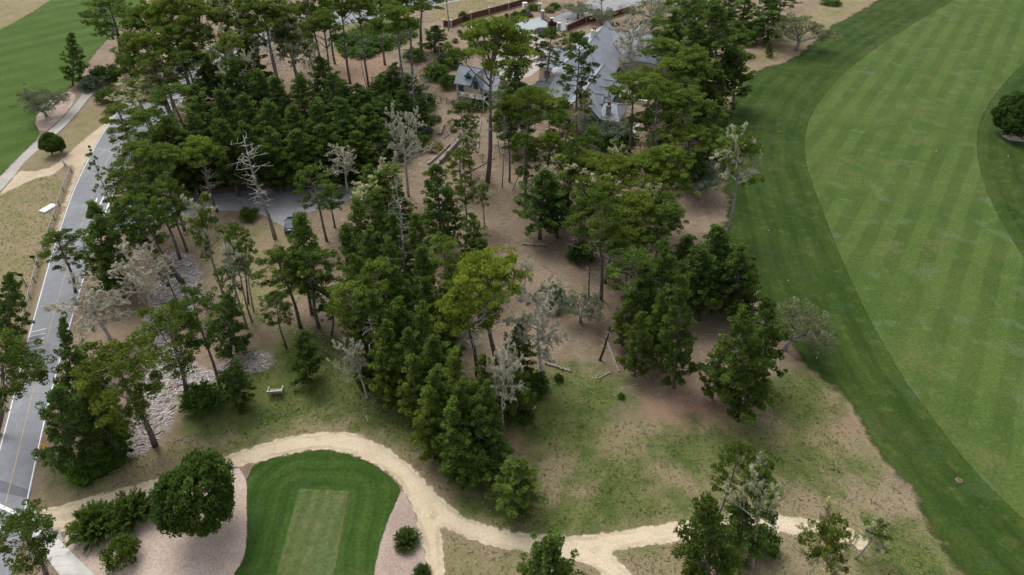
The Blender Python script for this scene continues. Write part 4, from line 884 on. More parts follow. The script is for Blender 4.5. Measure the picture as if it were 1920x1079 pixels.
def gable(hs, x0, x1, y0, y1, e, rg, along='y', over=.35, hip0=0.0, hip1=0.0, th=.16, trim=True):
    """walls with gable ends and a pitched roof of real thickness in the house's own frame"""
    m = MB(); m.prism([(x0, y0), (x1, y0), (x1, y1), (x0, y1)], 0, e)
    cx, cy = (x0+x1)/2, (y0+y1)/2
    if along == 'y':
        if not hip0: m.raw([(x0, y0, e), (x1, y0, e), (cx, y0, rg-.1), (x0, y0+.2, e), (x1, y0+.2, e), (cx, y0+.2, rg-.1)], [(0, 1, 2), (5, 4, 3), (0, 2, 5, 3), (1, 4, 5, 2)])
        if not hip1: m.raw([(x0, y1, e), (x1, y1, e), (cx, y1, rg-.1), (x0, y1-.2, e), (x1, y1-.2, e), (cx, y1-.2, rg-.1)], [(2, 1, 0), (3, 4, 5), (3, 5, 2, 0), (2, 5, 4, 1)])
        A = (cx, y0-over+hip0, rg); B = (cx, y1+over-hip1, rg)
    else:
        if not hip0: m.raw([(x0, y0, e), (x0, y1, e), (x0, cy, rg-.1), (x0+.2, y0, e), (x0+.2, y1, e), (x0+.2, cy, rg-.1)], [(2, 1, 0), (3, 4, 5), (3, 5, 2, 0), (2, 5, 4, 1)])
        if not hip1: m.raw([(x1, y0, e), (x1, y1, e), (x1, cy, rg-.1), (x1-.2, y0, e), (x1-.2, y1, e), (x1-.2, cy, rg-.1)], [(0, 1, 2), (5, 4, 3), (0, 2, 5, 3), (1, 4, 5, 2)])
        A = (x0-over+hip0, cy, rg); B = (x1+over-hip1, cy, rg)
    m.build('wall', M_stucco, hs)
    d = over*(rg-e)/((x1-x0)/2 if along == 'y' else (y1-y0)/2); q = [(x0-over, y0-over, e-d), (x1+over, y0-over, e-d), (x1+over, y1+over, e-d), (x0-over, y1+over, e-d)]
    sl = [(q[0], A, B, q[3]), (q[1], q[2], B, A)] if along == 'y' else [(q[0], q[1], B, A), (q[3], A, B, q[2])]
    ends = [(q[0], q[1], A), (q[2], q[3], B)] if along == 'y' else [(q[0], A, q[3]), (q[1], q[2], B)]
    r = MB()
    for f in sl+[ends[0]]*(hip0 > 0)+[ends[1]]*(hip1 > 0):
        n_ = len(f); r.raw([(x, y, z+.02) for x, y, z in f]+[(x, y, z+th) for x, y, z in f], [tuple(range(n_)), tuple(range(2*n_-1, n_-1, -1))]+[(i, n_+i, n_+(i+1) % n_, (i+1) % n_) for i in range(n_)])
    rf = r.build('roof', M_slate, hs)
    cap = MB(); cap.tube([(A[0], A[1], A[2]+th), (B[0], B[1], B[2]+th)], .10, 6)
    for hh, c0, c1, ap in ((hip0, 0, 1, A), (hip1, 2, 3, B)):
        if hh:
            cs = (q[0], q[1]) if (along == 'y' and ap is A) else (q[2], q[3]) if along == 'y' else (q[0], q[3]) if ap is A else (q[1], q[2])
            for cc in cs: cap.tube([(cc[0], cc[1], cc[2]+th), (ap[0], ap[1], ap[2]+th)], .08, 5)
    cap.build('ridge_cap', simple('ridge_lead', (.17, .18, .195)), rf)
    if trim:
        for hh, ap, cs in ((hip0, A, (0, 1) if along == 'y' else (0, 3)), (hip1, B, (3, 2) if along == 'y' else (1, 2))):
            if hh: continue
            for cc in cs:
                t = MB(); a = Vector(q[cc]); b = Vector(ap); t.tube([(a.x, a.y, a.z-.02), (b.x, b.y, b.z-.02)], .13, 4); t.build('barge_board', M_teal, rf)
    return rf
def house_window(hs, c, w, h, nx, ny, arch=False):
    """framed window on a wall whose outward direction is (nx, ny)"""
    rz = math.atan2(ny, nx)+math.pi/2; fr = MB()
    ax = Vector((math.cos(rz), math.sin(rz), 0)); o = Vector((nx, ny, 0)).normalized(); C = Vector(c)
    for s in (-1, 1): fr.box(C+ax*(s*(w/2+.06))+o*.05, (.12, .16, h+.24), rz); fr.box(C+Vector((0, 0, s*(h/2+.06)))+o*.05, (w, .16, .12), rz)
    if arch:
        fr.tube([C+o*.06+ax*(math.cos(t)*w/2)+Vector((0, 0, h/2+math.sin(t)*w*.28)) for t in np.linspace(0, math.pi, 9)], .08, 5)
    f = fr.build('window', M_teal, hs); g = MB(); g.box(C+o*.02, (w, .06, h), rz)
    if arch: g.box(C+o*.02+Vector((0, 0, h/2+w*.1)), (w*.8, .06, w*.24), rz, .8)
    g.build('pane', M_glass, f); b = MB(); b.box(C+o*.07, (.06, .06, h), rz); b.box(C+o*.075, (w, .05, .06), rz); b.build('glazing_bar', M_teal, f)
def chimney(hs, x, y, z0, z1, w=.9, mat=None, pot=True):
    m = MB(); m.box((x, y, (z0+z1)/2), (w, w*.8, z1-z0)); m.box((x, y, z1), (w+.16, w*.8+.16, .16)); ch = m.build('chimney', mat or M_trim, hs)
    if pot:
        for s in (-.2, .2): m = MB(); m.tube([(x+s*w, y, z1), (x+s*w, y, z1+.75)], [.20, .16], 8); m.build('chimney_pot', M_brick, ch)
hs = empty('long_house', (9.7, 129.5, 0), math.radians(-20), 'large cream house with many grey slate gable roofs behind the pines', 'house')
gable(hs, 0, 8, 0, 19, 3.5, 7.2, 'y'); gable(hs, 8.05, 11.6, .6, 9, 3.0, 4.6, 'x', hip1=1.6, trim=False)
gable(hs, -7.6, 5.2, 18, 44, 4.0, 9.0, 'y', hip0=5.0, hip1=5.5); gable(hs, 0, 13, 33, 45, 3.9, 8.1, 'x', hip1=3.0)
gable(hs, -5.2, 1, 5, 15, 3.45, 6.9, 'x', hip0=1.4); gable(hs, -9.5, -5, 7, 14, 2.9, 4.8, 'x', hip0=1.6, trim=False); gable(hs, -12, -5, 23, 31, 3.6, 6.6, 'x', hip0=2.5, trim=False)
gable(hs, -5.5, 1, 40, 47.5, 3.7, 7.4, 'y'); gable(hs, 3.2, 9, 41, 48.5, 3.7, 7.2, 'y')
for y_ in (4.2, 8.2, 12.2): gable(hs, 4.6, 7.4, y_, y_+2.4, 4.6, 5.9, 'x', over=.15, trim=False)
tw = MB(); ring = [(-4.4+2.6*math.cos(t), 18.6+2.6*math.sin(t)) for t in np.linspace(0, 6.283, 25)[:-1]]; tw.prism(ring, 0, 4.7); tw.build('wall', M_stucco, hs)
tr = MB(); tr.tube([(-4.4, 18.6, 4.72), (-4.4, 18.6, 4.85), (-4.4, 18.6, 6.1)], [3.2, 3.2, .05], 28); tr.build('turret_roof', M_slate, hs)
chimney(hs, -1.6, 31, 7.5, 10.2, 1.2); chimney(hs, 9.3, 2.0, 3.4, 5.4, .9, M_stone)
m = MB(); m.box((-4.4, 15.3, 5.4), (3.0, .7, .10)); m.build('roof_flashing', M_copper, hs)
house_window(hs, (5.6, 0, 1.7), 1.2, 1.8, 0, -1, True); house_window(hs, (2.3, 0, 1.7), 1.1, 1.6, 0, -1); house_window(hs, (4.0, 0, 4.9), .8, .9, 0, -1); house_window(hs, (10.6, .6, 1.6), .8, 1.2, 0, -1)
for y_ in (10.6, 13.6, 16.4): house_window(hs, (8.0, y_, 1.7), 1.2, 1.5, 1, 0)
for y_ in (21, 25, 29): house_window(hs, (5.2, y_, 1.9), 1.4, 1.7, 1, 0)
for x_ in (-3.6, -1.6): house_window(hs, (x_, 5, 1.7), 1.0, 1.5, 0, -1)
house_window(hs, (-10, 23, 1.7), 1.1, 1.4, 0, -1)
terr = empty('patio', (9.7, 129.5, 0), math.radians(-20)); tag(terr, kind='structure')
m = MB(); m.prism([(5.3, 18), (14, 18), (14, 32.5), (5.3, 32.5)], 0, .12); m.build('paving', M_stone, terr)
m = MB(); m.prism([(11.7, -1), (15, -1), (15, 8), (11.7, 8)], 0, .10); m.build('paving', M_stone, terr)
m = MB(); m.box((14.2, 25, .45), (.35, 15, .9)); m.box((10, 17.8, .45), (8, .35, .9)); m.build('low_wall', M_trim, terr)
fp = empty('fire_pit', hs.location+Matrix.Rotation(math.radians(-20), 3, 'Z')@Vector((10.5, 23, .12)), 0, 'round white fire pit on the house patio', 'fire pit')
m = MB(); 
for i in range(16):
    a, b = 2*math.pi*i/16, 2*math.pi*(i+.94)/16; m.prism([(math.cos(a)*.95, math.sin(a)*.95), (math.cos(b)*.95, math.sin(b)*.95), (math.cos(b)*.68, math.sin(b)*.68), (math.cos(a)*.68, math.sin(a)*.68)], 0, .45)
m.build('stone_ring', M_trim, fp); m = MB(); m.tube([(0, 0, .02), (0, 0, .2)], [.66, .6], 14); m.build('ash_bed', M_burnt, fp)
def chair(c, rz, lab):
    e = empty('patio_chair', c, rz, lab, 'chair', 'dark patio chairs'); m = MB(); m.box((0, 0, .42), (.62, .6, .10)); m.build('seat', M_black, e); m = MB(); m.box((0, .28, .75), (.62, .08, .6)); m.build('backrest', M_black, e)
    for a in (-1, 1):
        for b in (-1, 1): m = MB(); m.box((a*.27, b*.25, .19), (.06, .06, .38)); m.build('leg', M_black, e)
HR = Matrix.Rotation(math.radians(-20), 3, 'Z')
for x_, y_, r_, l in ((13, 1.0, .3, 'dark patio chair nearest the right house corner'), (13.6, 4.2, -1.0, 'dark patio chair further along the side patio'), (13.2, 6.3, 2.2, 'dark patio chair at the back of the side patio')): chair(hs.location+HR@Vector((x_, y_, .10)), math.radians(-20)+r_, l)

ct = empty('cottage', (-12.2, 144.8, 0), math.radians(-22), 'small cottage with teal dormer window and raised wooden deck', 'cottage')
gable(ct, 0, 5.2, 0, 5.6, 3.7, 6.3, 'x', over=.35); gable(ct, 5.2, 9.6, -.6, 4.8, 3.4, 5.6, 'x', over=.3, trim=False); gable(ct, 4.3, 6.3, -1.2, 4, 4.2, 6.4, 'y', over=.3)
gable(ct, 1.9, 3.5, .75, 2.4, 5.1, 6.0, 'y', over=.18); house_window(ct, (2.7, .75, 4.55), .95, .85, 0, -1, True)
house_window(ct, (5.3, -1.2, 4.2), .8, 1.4, 0, -1); house_window(ct, (1.2, 0, 2.3), .9, 1.3, 0, -1); house_window(ct, (7.6, -.6, 1.8), 1.1, 1.3, 0, -1)
m = MB(); m.box((4.9, -2.2, 2.0), (6.0, 2.0, .16)); dk = m.build('deck', M_grey, ct)
for x_ in (2.1, 4.0, 5.9, 7.7): m = MB(); m.box((x_, -3.1, 1.5), (.14, .14, 3.0)); m.build('deck_post', M_teal, ct)
for z_ in (2.45, 2.95): m = MB(); m.box((4.9, -3.1, z_), (5.8, .09, .09)); m.build('rail', M_pale, dk)
for i in range(19): m = MB(); m.box((2.2+i*.3, -3.1, 2.52), (.05, .05, .86)); m.build('baluster', M_pale, dk)
for i in range(8): m = MB(); m.box((1.9-.22*i, -2.4-.03*i, 1.85-.24*i), (.30, 1.0, .06)); m.build('stair_tread', M_grey, dk)

def wall_fence(name, pxs, lab, height, mat, post_mat, capmat, step=None, cat='fence', posts_every=None):
    e = empty(name, P(*pxs[0]), 0, lab, cat); o = P(*pxs[0])
    for i in range(len(pxs)-1):
        a, b = P(*pxs[i])-o, P(*pxs[i+1])-o; L = (b-a).length; rz = math.atan2(b.y-a.y, b.x-a.x); k_ = max(1, round(L/2.2))
        for j in range(k_):
            c0 = a.lerp(b, (j+.5)/k_); m = MB(); m.box((c0.x, c0.y, height/2), (L/k_*.97, .07, height*.94), rz); pn = m.build('panel', mat, e)
            m = MB(); m.box((c0.x, c0.y, height*.98), (L/k_*.985, .14, .08), rz); m.build('cap_rail', simple('rail_cap', (.27, .17, .14)), pn)
        m = MB(); m.box((a.x, a.y, height*.55), (.34, .34, height*1.12), rz); p_ = m.build('post', post_mat, e); m = MB(); m.box((a.x, a.y, height*1.14), (.46, .46, .10), rz); m.build('post_cap', capmat, p_)
    return e
wall_fence('board_fence', [(832, 51), (846, 52), (883, 37), (917, 28), (953, 18), (1000, 4), (1006, -2)], 'dark red board fence with pale posts along the dry grass', 1.8, M_redwood, M_stone, M_trim)
wall_fence('board_fence', [(1062, 60), (1098, 44), (1140, 36), (1180, 24)], 'dark red board fence between the far driveway and the house', 1.8, M_redwood, M_stone, M_trim)
gt = empty('entrance_gate', P(1017, 36), 0, 'black metal gate hung between pale stone pillars', 'gate')
o = P(1017, 36)
for (u, v, hh) in ((1012, 22, 2.2), (1017, 36, 2.2), (1034, 50, 2.2), (1048, 58, 2.0)):
    q = P(u, v)-o; m = MB(); m.box((q.x, q.y, hh/2), (.8, .8, hh)); p_ = m.build('pillar', M_stone, gt); m = MB(); m.box((q.x, q.y, hh+.08), (1.0, 1.0, .16)); m.build('pillar_cap', M_walk, p_)
a, b = P(1017, 36)-o, P(1034, 50)-o
for z_ in (.25, 1.0, 1.75): m = MB(); m.tube([(a.x, a.y, z_), (b.x, b.y, z_)], .04, 5); m.build('gate_rail', M_black, gt)
for i in range(1, 24): q = a.lerp(b, i/24); m = MB(); m.tube([(q.x, q.y, .1), (q.x, q.y, 1.85)], .022, 4); m.build('gate_bar', M_black, gt)
ub = empty('utility_box', P(984, 17), .5, 'white utility cabinet among the garden shrubs', 'utility box'); m = MB(); m.box((0, 0, .85), (1.3, 1.0, 1.7)); m.build('cabinet', M_white, ub); m = MB(); m.box((0, 0, 1.74), (1.42, 1.12, .10)); m.build('lid', M_white, ub); m = MB(); m.box((0, -.52, .8), (1.0, .05, 1.3)); m.build('door', M_trim, ub)
gb = empty('garden_seat', P(886, 56), .5, 'white L-shaped garden bench left of the tallest pine', 'bench')
for (x, y, lx, ly) in ((0, 0, .7, 3.2), (1.3, -1.4, 2.0, .6)):
    m = MB(); m.box((x, y, .48), (lx, ly, .10)); m.build('seat', M_white, gb)
    for s in (-1, 1): m = MB(); m.box((x+(s*lx*.4 if lx > ly else 0), y+(s*ly*.4 if ly > lx else 0), .215), (.3, .3, .43)); m.build('leg', M_white, gb)

# boundary fence, roadside rail fence
def rail_fence(pxs, lab, hgt, mat, k_=1, nr=2, r=.06):
    o = P(*pxs[0]); e = empty('rail_fence', o, 0, lab, 'fence'); pts = []
    for i in range(len(pxs)-1):
        for j in range(k_): pts.append((P(*pxs[i])-o).lerp(P(*pxs[i+1])-o, j/k_))
    pts.append(P(*pxs[-1])-o); rnd = random.Random(4)
    for p in pts: m = MB(); m.tube([(p.x, p.y, -.05), (p.x+rnd.uniform(-.04, .04), p.y, hgt)], [r*1.5, r*1.35], 6); m.build('post', mat, e)
    for i in range(len(pts)-1):
        for j in range(nr): z = hgt*(.92-.40*j); m = MB(); a, b = pts[i], pts[i+1]; m.tube([(a.x, a.y, z+rnd.uniform(-.04, .04)), (b.x, b.y, z+rnd.uniform(-.04, .04))], r, 5); m.build('rail', mat, e)
rail_fence([(122, 311), (135, 323), (120, 360), (112, 386), (103, 412), (94, 440), (83, 470), (73, 500), (66, 530), (58, 560), (50, 590), (41, 624), (32, 657)], 'weathered split-rail fence along the left side of the road', 1.1, M_grey, 1, 2, .075)
rail_fence([(806, 188), (838, 194), (880, 211), (950, 229), (1030, 246), (1110, 262), (1180, 275), (1242, 286)], 'brown post and rail fence along the top of the clearing', 1.3, simple('brown_post', (.12, .065, .050), var=.2), 3, 2, .055)

# ------------------------------------------------------------------ car, bench, signs, small things
car = empty('parked_car', P(548, 428), math.radians(8), 'dark blue car parked at the driveway edge under a pine', 'car')
M_paint = simple('car_paint', (.020, .026, .045), .25, .5, var=.05); M_tyre = simple('tyre_rubber', (.02, .02, .02)); M_rim = simple('wheel_rim', (.35, .36, .38), .35, .5, .6)
def loft(secs):
    m = MB(); n_ = len(secs[0]); vs = [p for s in secs for p in s]; fs = []
    for i in range(len(secs)-1):
        for j in range(n_): fs.append((i*n_+j, i*n_+(j+1) % n_, (i+1)*n_+(j+1) % n_, (i+1)*n_+j))
    fs += [tuple(range(n_))[::-1], tuple((len(secs)-1)*n_+j for j in range(n_))]; return m.raw(vs, fs)
def sec(y, w, z0, z1, b=.12): return [(-w, y, z0+b), (-w+b, y, z0), (w-b, y, z0), (w, y, z0+b), (w*.99, y, z1-b), (w*.90, y, z1), (-w*.90, y, z1), (-w*.99, y, z1-b)]
body = loft([sec(-2.25, .80, .42, .86), sec(-2.1, .90, .32, .96), sec(-1.2, .93, .28, 1.02), sec(0, .94, .28, 1.02), sec(1.2, .93, .28, 1.0), sec(2.0, .90, .32, .92), sec(2.28, .78, .42, .80)]).build('body', M_paint, car, True)
cab = loft([sec(-1.75, .78, .98, 1.06, .03), sec(-1.15, .74, .98, 1.58, .08), sec(.1, .74, .98, 1.64, .08), sec(.55, .72, .98, 1.56, .08), sec(1.25, .76, .96, 1.04, .03)]).build('cabin', M_paint, car)
def pane(vs): m = MB(); m.raw(vs, [(0, 1, 2, 3)]); m.build('window', simple('car_glass', (.16, .19, .22), .12, .6), car)
pane([(-.62, .62, 1.55), (.62, .62, 1.55), (.68, 1.22, 1.09), (-.68, 1.22, 1.09)]); pane([(-.60, -1.22, 1.56), (.60, -1.22, 1.56), (.68, -1.76, 1.12), (-.68, -1.76, 1.12)])
for s in (-1, 1):
    pane([(s*.765, .50, 1.10), (s*.745, .40, 1.48), (s*.755, -1.0, 1.48), (s*.775, -1.3, 1.12)])
    m = MB(); m.box((s*1.02, .75, 1.08), (.2, .12, .14)); m.build('mirror', M_paint, car)
    m = MB(); m.box((s*.62, 2.22, .72), (.34, .14, .14)); m.build('headlight', M_white, car); m = MB(); m.box((s*.66, -2.20, .80), (.26, .12, .16)); m.build('taillight', M_brick, car)
    for y in (-1.35, 1.38):
        m = MB(); m.tube([(s*.80, y, .33), (s*.95, y, .33)], .33, 16); w_ = m.build('wheel', M_tyre, car); m = MB(); m.tube([(s*.94, y, .33), (s*.965, y, .33)], .20, 12); m.build('rim', M_rim, w_)
bn = empty('wooden_bench', P(518, 742), math.radians(6), 'weathered wooden bench with pale arms alone on the grass', 'bench')
for i in range(5): m = MB(); m.box((0, -.05+i*.155, .47), (1.45, .125, .045)); m.build('seat_slat', M_grey, bn)
for i in range(4): m = MB(); m.box((0, -.19-.035*i, .60+i*.13), (1.45, .04, .10)); m.build('back_slat', M_grey, bn)
m = MB(); m.box((0, -.35, 1.10), (1.75, .10, .09)); m.build('top_rail', M_pale, bn)
for s in (-1, 1):
    m = MB(); m.tube([(s*.80, -.34, .98), (s*.80, .82, .74)], .06, 6); m.build('armrest', M_pale, bn)
    m = MB(); m.tube([(s*.76, -.12, -.02), (s*.78, -.36, 1.1)], .05, 5); m.build('leg', M_grey, bn); m = MB(); m.tube([(s*.76, .62, -.02), (s*.78, .64, .72)], .05, 5); m.build('leg', M_grey, bn)
for (u, v, lab, hd) in ((50, 537, 'black sign post on the dry grass beside the rail fence', 1), (72, 503, 'black sign post partly behind the small roadside pine', 1), (271, 437, 'black sign post under the leaning pines by the driveway', 1)):
    e = empty('sign_post', P(u, v), 0, lab, 'sign'); m = MB(); m.tube([(0, 0, -.1), (0, 0, 2.1)], .06, 6); m.build('post', M_black, e); m = MB(); m.box((0, -.06, 2.1), (.75, .07, .5)); m.build('sign_board', M_black, e)
ys = empty('road_sign', P(98, 858), math.radians(-15), 'yellow road sign on a black post beside the broad roadside pine', 'sign'); M_sign = simple('sign_yellow', (.72, .36, .02), var=.05)
m = MB(); m.tube([(0, 0, -.1), (0, 0, 2.3)], .06, 6); m.build('post', M_black, ys)
for (x, z, s) in ((-.05, 2.15, .45),):
    m = MB(); m.raw([(x-s, -.07, z), (x, -.07, z-s), (x+s, -.07, z), (x, -.07, z+s), (x-s, -.03, z), (x, -.03, z-s), (x+s, -.03, z), (x, -.03, z+s)], [(0, 1, 2, 3), (7, 6, 5, 4), (0, 4, 5, 1), (1, 5, 6, 2), (2, 6, 7, 3), (3, 7, 4, 0)]); m.build('sign_board', M_sign, ys)
m = MB(); m.box((.0, -.06, 1.55), (.5, .05, .32)); m.build('plate', M_sign, ys)
pad = empty('utility_slab', P(91, 392), math.radians(-20), 'pale concrete slab set in the dry grass beside the rail fence', 'slab'); m = MB(); m.box((0, 0, .10), (1.5, 2.6, .22)); m.build('kerb', M_walk, pad); m = MB(); m.box((0, 0, .23), (1.15, 2.2, .05)); m.build('lid', M_white, pad)
dr = empty('drain_cover', P(1798, 901), 0, 'small round brown drain cover in the rough by the fairway', 'drain cover'); m = MB(); m.tube([(0, 0, .0), (0, 0, .07)], [.34, .31], 16); m.build('rim', simple('worn_concrete', (.22, .18, .16)), dr)
m = MB(); m.tube([(0, 0, .02), (0, 0, .085)], [.28, .28], 14); m.build('lid', M_brick, dr)
for i in range(3): m = MB(); m.box((-.13+.13*i, 0, .095), (.05, .36, .03)); m.build('grate_bar', M_burnt, dr)
for (u, v, lab) in ((545, 1003, 'white tee marker ball on the left edge of the tee box'), (1478, 527, 'small white ball on the mown rough beside the fairway'), (1531, 672, 'small white ball under the leaning pale oak'), (1441, 433, 'small white ball on the left side of the rough'), (1890, 294, 'small white ball in the rough right of the fairway'), (1755, 284, 'small white ball in the middle of the fairway')):
    e = empty('golf_marker', P(u, v), 0, lab, 'golf marker', 'white golf markers'); e.scale = (.62, .62, .62); m = MB(); m.tube([(0, 0, .02), (0, 0, .06), (0, 0, .14), (0, 0, .20), (0, 0, .23)], [.05, .11, .13, .09, .02], 10); m.build('ball', M_white, e, True); m = MB(); m.tube([(0, 0, -.1), (0, 0, .05)], .02, 5); m.build('spike', M_grey, e)
for (u, v, h, lab) in ((689, 790, .9, 'short white stake in the grass above the sand trail'), (1105, 40, 2.0, 'black lamp post beside the far driveway')):
    e = empty('marker_stake' if h < 1 else 'lamp_post', P(u, v) if h < 1 else P(1064, 50), 0, lab, 'stake' if h < 1 else 'lamp'); m = MB(); m.tube([(0, 0, -.1), (0, 0, h)], .05, 6); m.build('post', M_white if h < 1 else M_black, e); m = MB(); m.box((0, 0, h), (.12, .12, .08) if h < 1 else (.4, .4, .4), 0, .7); m.build('cap', M_white if h < 1 else M_black, e)
pole = empty('utility_pole', P(825, 121), 0, 'bare brown wooden pole beside the gravel garden', 'pole'); m = MB(); m.tube([(0, 0, -.2), (.1, 0, 5.4)], [.16, .12], 7); m.build('shaft', M_log, pole); m = MB(); m.box((-.15, 0, 5.3), (.8, .1, .1)); m.build('crossarm', M_log, pole)
st = empty('tree_stump', P(762, 102), 0, 'sawn orange-brown tree stump on the cleared slope', 'stump'); m = MB(); m.tube([(0, 0, -.1), (0, 0, .3), (0, 0, .45)], [.75, .6, .55], 11); m.build('stump', M_bark, st); m = MB(); m.tube([(0, 0, .44), (0, 0, .47)], .52, 11); m.build('cut_face', simple('cut_wood', (.42, .25, .13)), st)
# fallen logs and poles
LOGS = [(803, 310, 853, 262, .26, 0, 'long fallen log, lowest left of the pile'), (818, 313, 897, 227, .32, 0, 'longest fallen log lying across the pile'), (826, 308, 882, 246, .26, .5, 'fallen log resting on top of the pile'), (845, 275, 893, 232, .24, 0, 'fallen log at the upper side of the pile'), (833, 260, 867, 233, .14, 0, 'thin fallen pole above the log pile'),
 (822, 253, 831, 233, .22, 0, 'short thick log left of the log pile'), (826, 255, 834, 234, .20, .35, 'short log lying on the thick one left of the pile'), (863, 333, 928, 297, .14, 0, 'thin fallen pole below the tallest umbrella pine'), (743, 303, 792, 292, .12, 0, 'pale fallen branch left of the clearing'), (895, 287, 902, 228, .2, 0, 'grey plank-like log pointing up the clearing'),
 (702, 206, 713, 224, .34, .2, 'pale broken log at the edge of the upper wood'), (979, 459, 1024, 462, .16, 0, 'pale fallen log across the clearing'), (776, 493, 812, 495, .16, 0, 'fallen log in the central wood gap'), (1018, 500, 1071, 531, .07, 0, 'thin fallen pole on the bare slope'), (1137, 640, 1161, 698, .16, 0, 'dark fallen trunk right of the spreading oak'),
 (1190, 687, 1218, 711, .16, 0, 'fallen trunk under the grey-green pine'), (1122, 711, 1145, 699, .10, 0, 'short pale branch at the lower clearing edge'), (1022, 682, 1071, 698, .18, 0, 'dark log under the large dead tree'), (972, 780, 1004, 766, .26, 0, 'grey weathered log on the meadow edge'), (202, 781, 192, 829, .14, .1, 'straight grey log in the grass left of the wood chips'),
 (433, 667, 481, 657, .10, 0, 'pale thin branch at the edge of the wood chips'), (296, 600, 262, 740, .12, 0, 'long pale branch along the left edge of the wood chips'), (850, 262, 842, 292, .10, .2, 'thin crooked branch across the log pile'), (1105, 560, 1107, 500, 0, 0, ''), (947, 934, 960, 944, .22, 0, 'short pale log under the round-topped pine'), (862, 906, 872, 905, .22, 0, 'pale stump log at the wood tip left side')]
for (u1, v1, u2, v2, r, z, lab) in LOGS:
    if not lab: continue
    a, b = P(u1, v1), P(u2, v2); rng = np.random.default_rng(int(u1*7+v1)); e = empty('fallen_log', a, 0, lab, 'log', 'fallen logs'); q = b-a
    pts = bent(rng, (0, 0, r*.8+z), (q.x, q.y, r*.7+z), 6, .012); m = MB(); m.tube(pts, list(np.linspace(r, r*.7, 6)*rng.uniform(.92, 1.08, 6)), 8); m.build('trunk', M_log if rng.random() < .5 else M_oakbark, e)
    m = MB()
    for _ in range(5): p = pts[rng.integers(1, 5)]; d = rng.normal(size=3); d[2] = abs(d[2]); d /= np.linalg.norm(d); m.tube([p, p+d*rng.uniform(.3, .9)], [r*.25, .01], 4, False)
    m.build('branch_stubs', M_dead, e)['kind'] = 'stuff'
for (u, v, u2, v2, r, lab) in ((1105, 562, 1105, 500, .13, 'burnt black post standing on the bare slope'), (1124, 676, 1145, 612, .17, 'dark leaning dead trunk below the spreading oak')):
    B = P(u, v); d = ray(u2, v2); t = B.y/d[1]; T_ = Vector((d[0]*t, B.y, CAM_H+t*d[2]))-B; e = empty('dead_tree', B, 0, lab, 'dead tree'); rng = np.random.default_rng(int(u)); tr_ = bent(rng, (0, 0, -.1), T_, 6, .02); m = MB(); m.tube(tr_, list(np.linspace(r, r*.5, 6)), 7); m.build('trunk', M_burnt, e); m = MB(); dead_twigs(m, rng, tr_, T_.z*.4, T_.z*.9, 8, .8, .03); m.build('branches', M_dead, e)['kind'] = 'stuff'

# ------------------------------------------------------------------ what nobody could count: chips, twigs, weeds, tufts
def scatter(poly_list, num, seed, avoid=()):
    rng = np.random.default_rng(seed); out = []; W_ = [abs(np.sum(q[:, 0]*np.roll(q[:, 1], -1)-q[:, 1]*np.roll(q[:, 0], -1)))/2 for q in poly_list]
    for q, a in zip(poly_list, W_):
        lo, hi = q.min(0), q.max(0); p = rng.uniform(lo, hi, (int(num*a/sum(W_)*3), 2)); s = sdf(p, q) > .3
        for z in avoid: s &= sdf(p, z) < -.35
        out.append(p[s][:int(num*a/sum(W_))])
    return np.concatenate(out), rng
OFF = [TRAIL, ROUGH, TEE_LAWN, MULCH1, MULCH2, np.r_[RL, RR[::-1]], DRIVE, CART, LEFT_FAIRWAY, WALK, SAND]
def sticks(name, pts, rng, L, r, mat, lab):
    m = len(pts); az = rng.uniform(0, 6.28, m); l = L*rng.uniform(.3, 1.2, m); rr = r*rng.uniform(.5, 1.5, m); d = np.c_[np.cos(az), np.sin(az), rng.uniform(-.05, .15, m)]; n_ = np.c_[-np.sin(az), np.cos(az), np.zeros(m)]
    c = np.c_[pts, rr*.8+.01]; up = np.array([0, 0, 1.0]); V = []
    for s, q in ((-1, 1), (1, .7)):
        for t in (0, 1, 2): V.append(c+d*(l*s/2)[:, None]+(n_*math.cos(t*2.094)+up*math.sin(t*2.094))*(rr*q)[:, None])
    V = np.stack(V, 1).reshape(-1, 3); b = np.arange(m)[:, None]*6
    F = np.concatenate([b+np.array([[i, (i+1) % 3, 3+(i+1) % 3, 3+i]]) for i in range(3)]); o = obj(name, fast_mesh(name, V, F), mat); tag(o, lab, 'wood debris', kind='stuff'); return o
p_, rg_ = scatter([CHIPS], 2600, 1); sticks('wood_chips', p_, rg_, .9, .045, simple('chip_wood', (.52, .49, .47), var=.35), 'grey wood chips and sticks spread over the cleared strip')
p_, rg_ = scatter([CHIPS], 260, 5); sticks('wood_pieces', p_, rg_, 1.2, .08, M_log, 'short brown log pieces lying among the wood chips')
FOREST = [world_poly([(240, 120), (420, 60), (800, 40), (1000, 210), (1350, 260), (1480, 690), (1300, 780), (1000, 720), (900, 900), (640, 720), (560, 640), (380, 600), (260, 420)])]
p_, rg_ = scatter(FOREST, 9500, 2, [DRIVE, ROUGH]); sticks('fallen_twigs', p_, rg_, 1.1, .028, M_dead, 'fallen twigs and small branches on the forest floor')
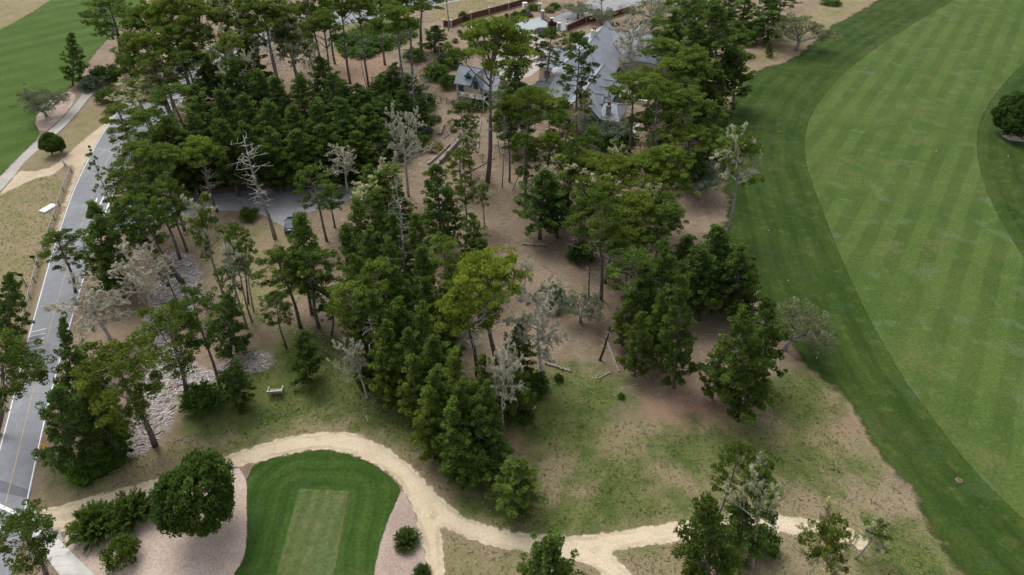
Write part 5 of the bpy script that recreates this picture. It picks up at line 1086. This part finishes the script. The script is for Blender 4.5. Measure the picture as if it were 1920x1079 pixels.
p_, rg_ = scatter([DRY[1]], 1500, 9, OFF); sticks('bark_litter', p_, rg_, .35, .03, M_bark, 'dark bark flakes and cones strewn on the open ground')
def tufts(name, pts, rng, h, w, nb, mat, lab, cat, color):
    m = len(pts); P0 = np.repeat(np.c_[pts, np.zeros(m)], nb, 0); N = len(P0); az = rng.uniform(0, 6.28, N); hh = h*rng.uniform(.4, 1.3, N)*np.repeat(rng.uniform(.5, 1.3, m), nb); sp = rng.uniform(.2, 1.1, N)
    d = np.c_[np.cos(az), np.sin(az), np.zeros(N)]; b = np.c_[-np.sin(az), np.cos(az), np.zeros(N)]*w; base = P0+d*.06*rng.uniform(0, 2, N)[:, None]; tip = base+d*(hh*sp)[:, None]; tip[:, 2] += hh
    V = np.stack([base-b, base+b, tip], 1).reshape(-1, 3); t = np.clip(np.repeat(np.repeat(rng.uniform(0, 1, m), nb)+rng.normal(size=N)*.15, 3), 0, 1)
    o = obj(name, fast_mesh(name, V, np.arange(3*N).reshape(-1, 3), {'tint': t}), mat); o.color = (*color, 1); tag(o, lab, cat, kind='stuff')
F_dry = foliage('dry_grass', (.230, .205, .100), (.420, .370, .220))
p_, rg_ = scatter(DRY[:2]+DRY[3:5], 9000, 3, OFF); tufts('dry_grass', p_, rg_, .13, .045, 8, F_dry, 'dry straw coloured grass tufts on the meadow', 'grass', (1, 1, 1))
p_, rg_ = scatter(GREEN, 2600, 4, OFF); tufts('green_grass', p_, rg_, .12, .045, 8, F_green, 'rough green grass tufts between trail and wood', 'grass', (1.7, 1.5, 1.5))
p_, rg_ = scatter([world_poly([(100, 880), (180, 840), (215, 780), (245, 800), (240, 870), (150, 925)])], 420, 6, OFF); tufts('weeds', p_, rg_, .45, .09, 14, F_green, 'bright green weeds under the roadside pines', 'weeds', (1.5, 1.7, 1.2))
p_, rg_ = scatter([world_poly([(620, 75), (700, 40), (790, 65), (740, 95), (640, 112)])], 700, 7, [np.r_[RL, RR[::-1]]]); tufts('ivy', p_, rg_, .8, .16, 14, F_green, 'dark green ivy covering the slope below the upper road', 'ivy', (.8, .9, .8))
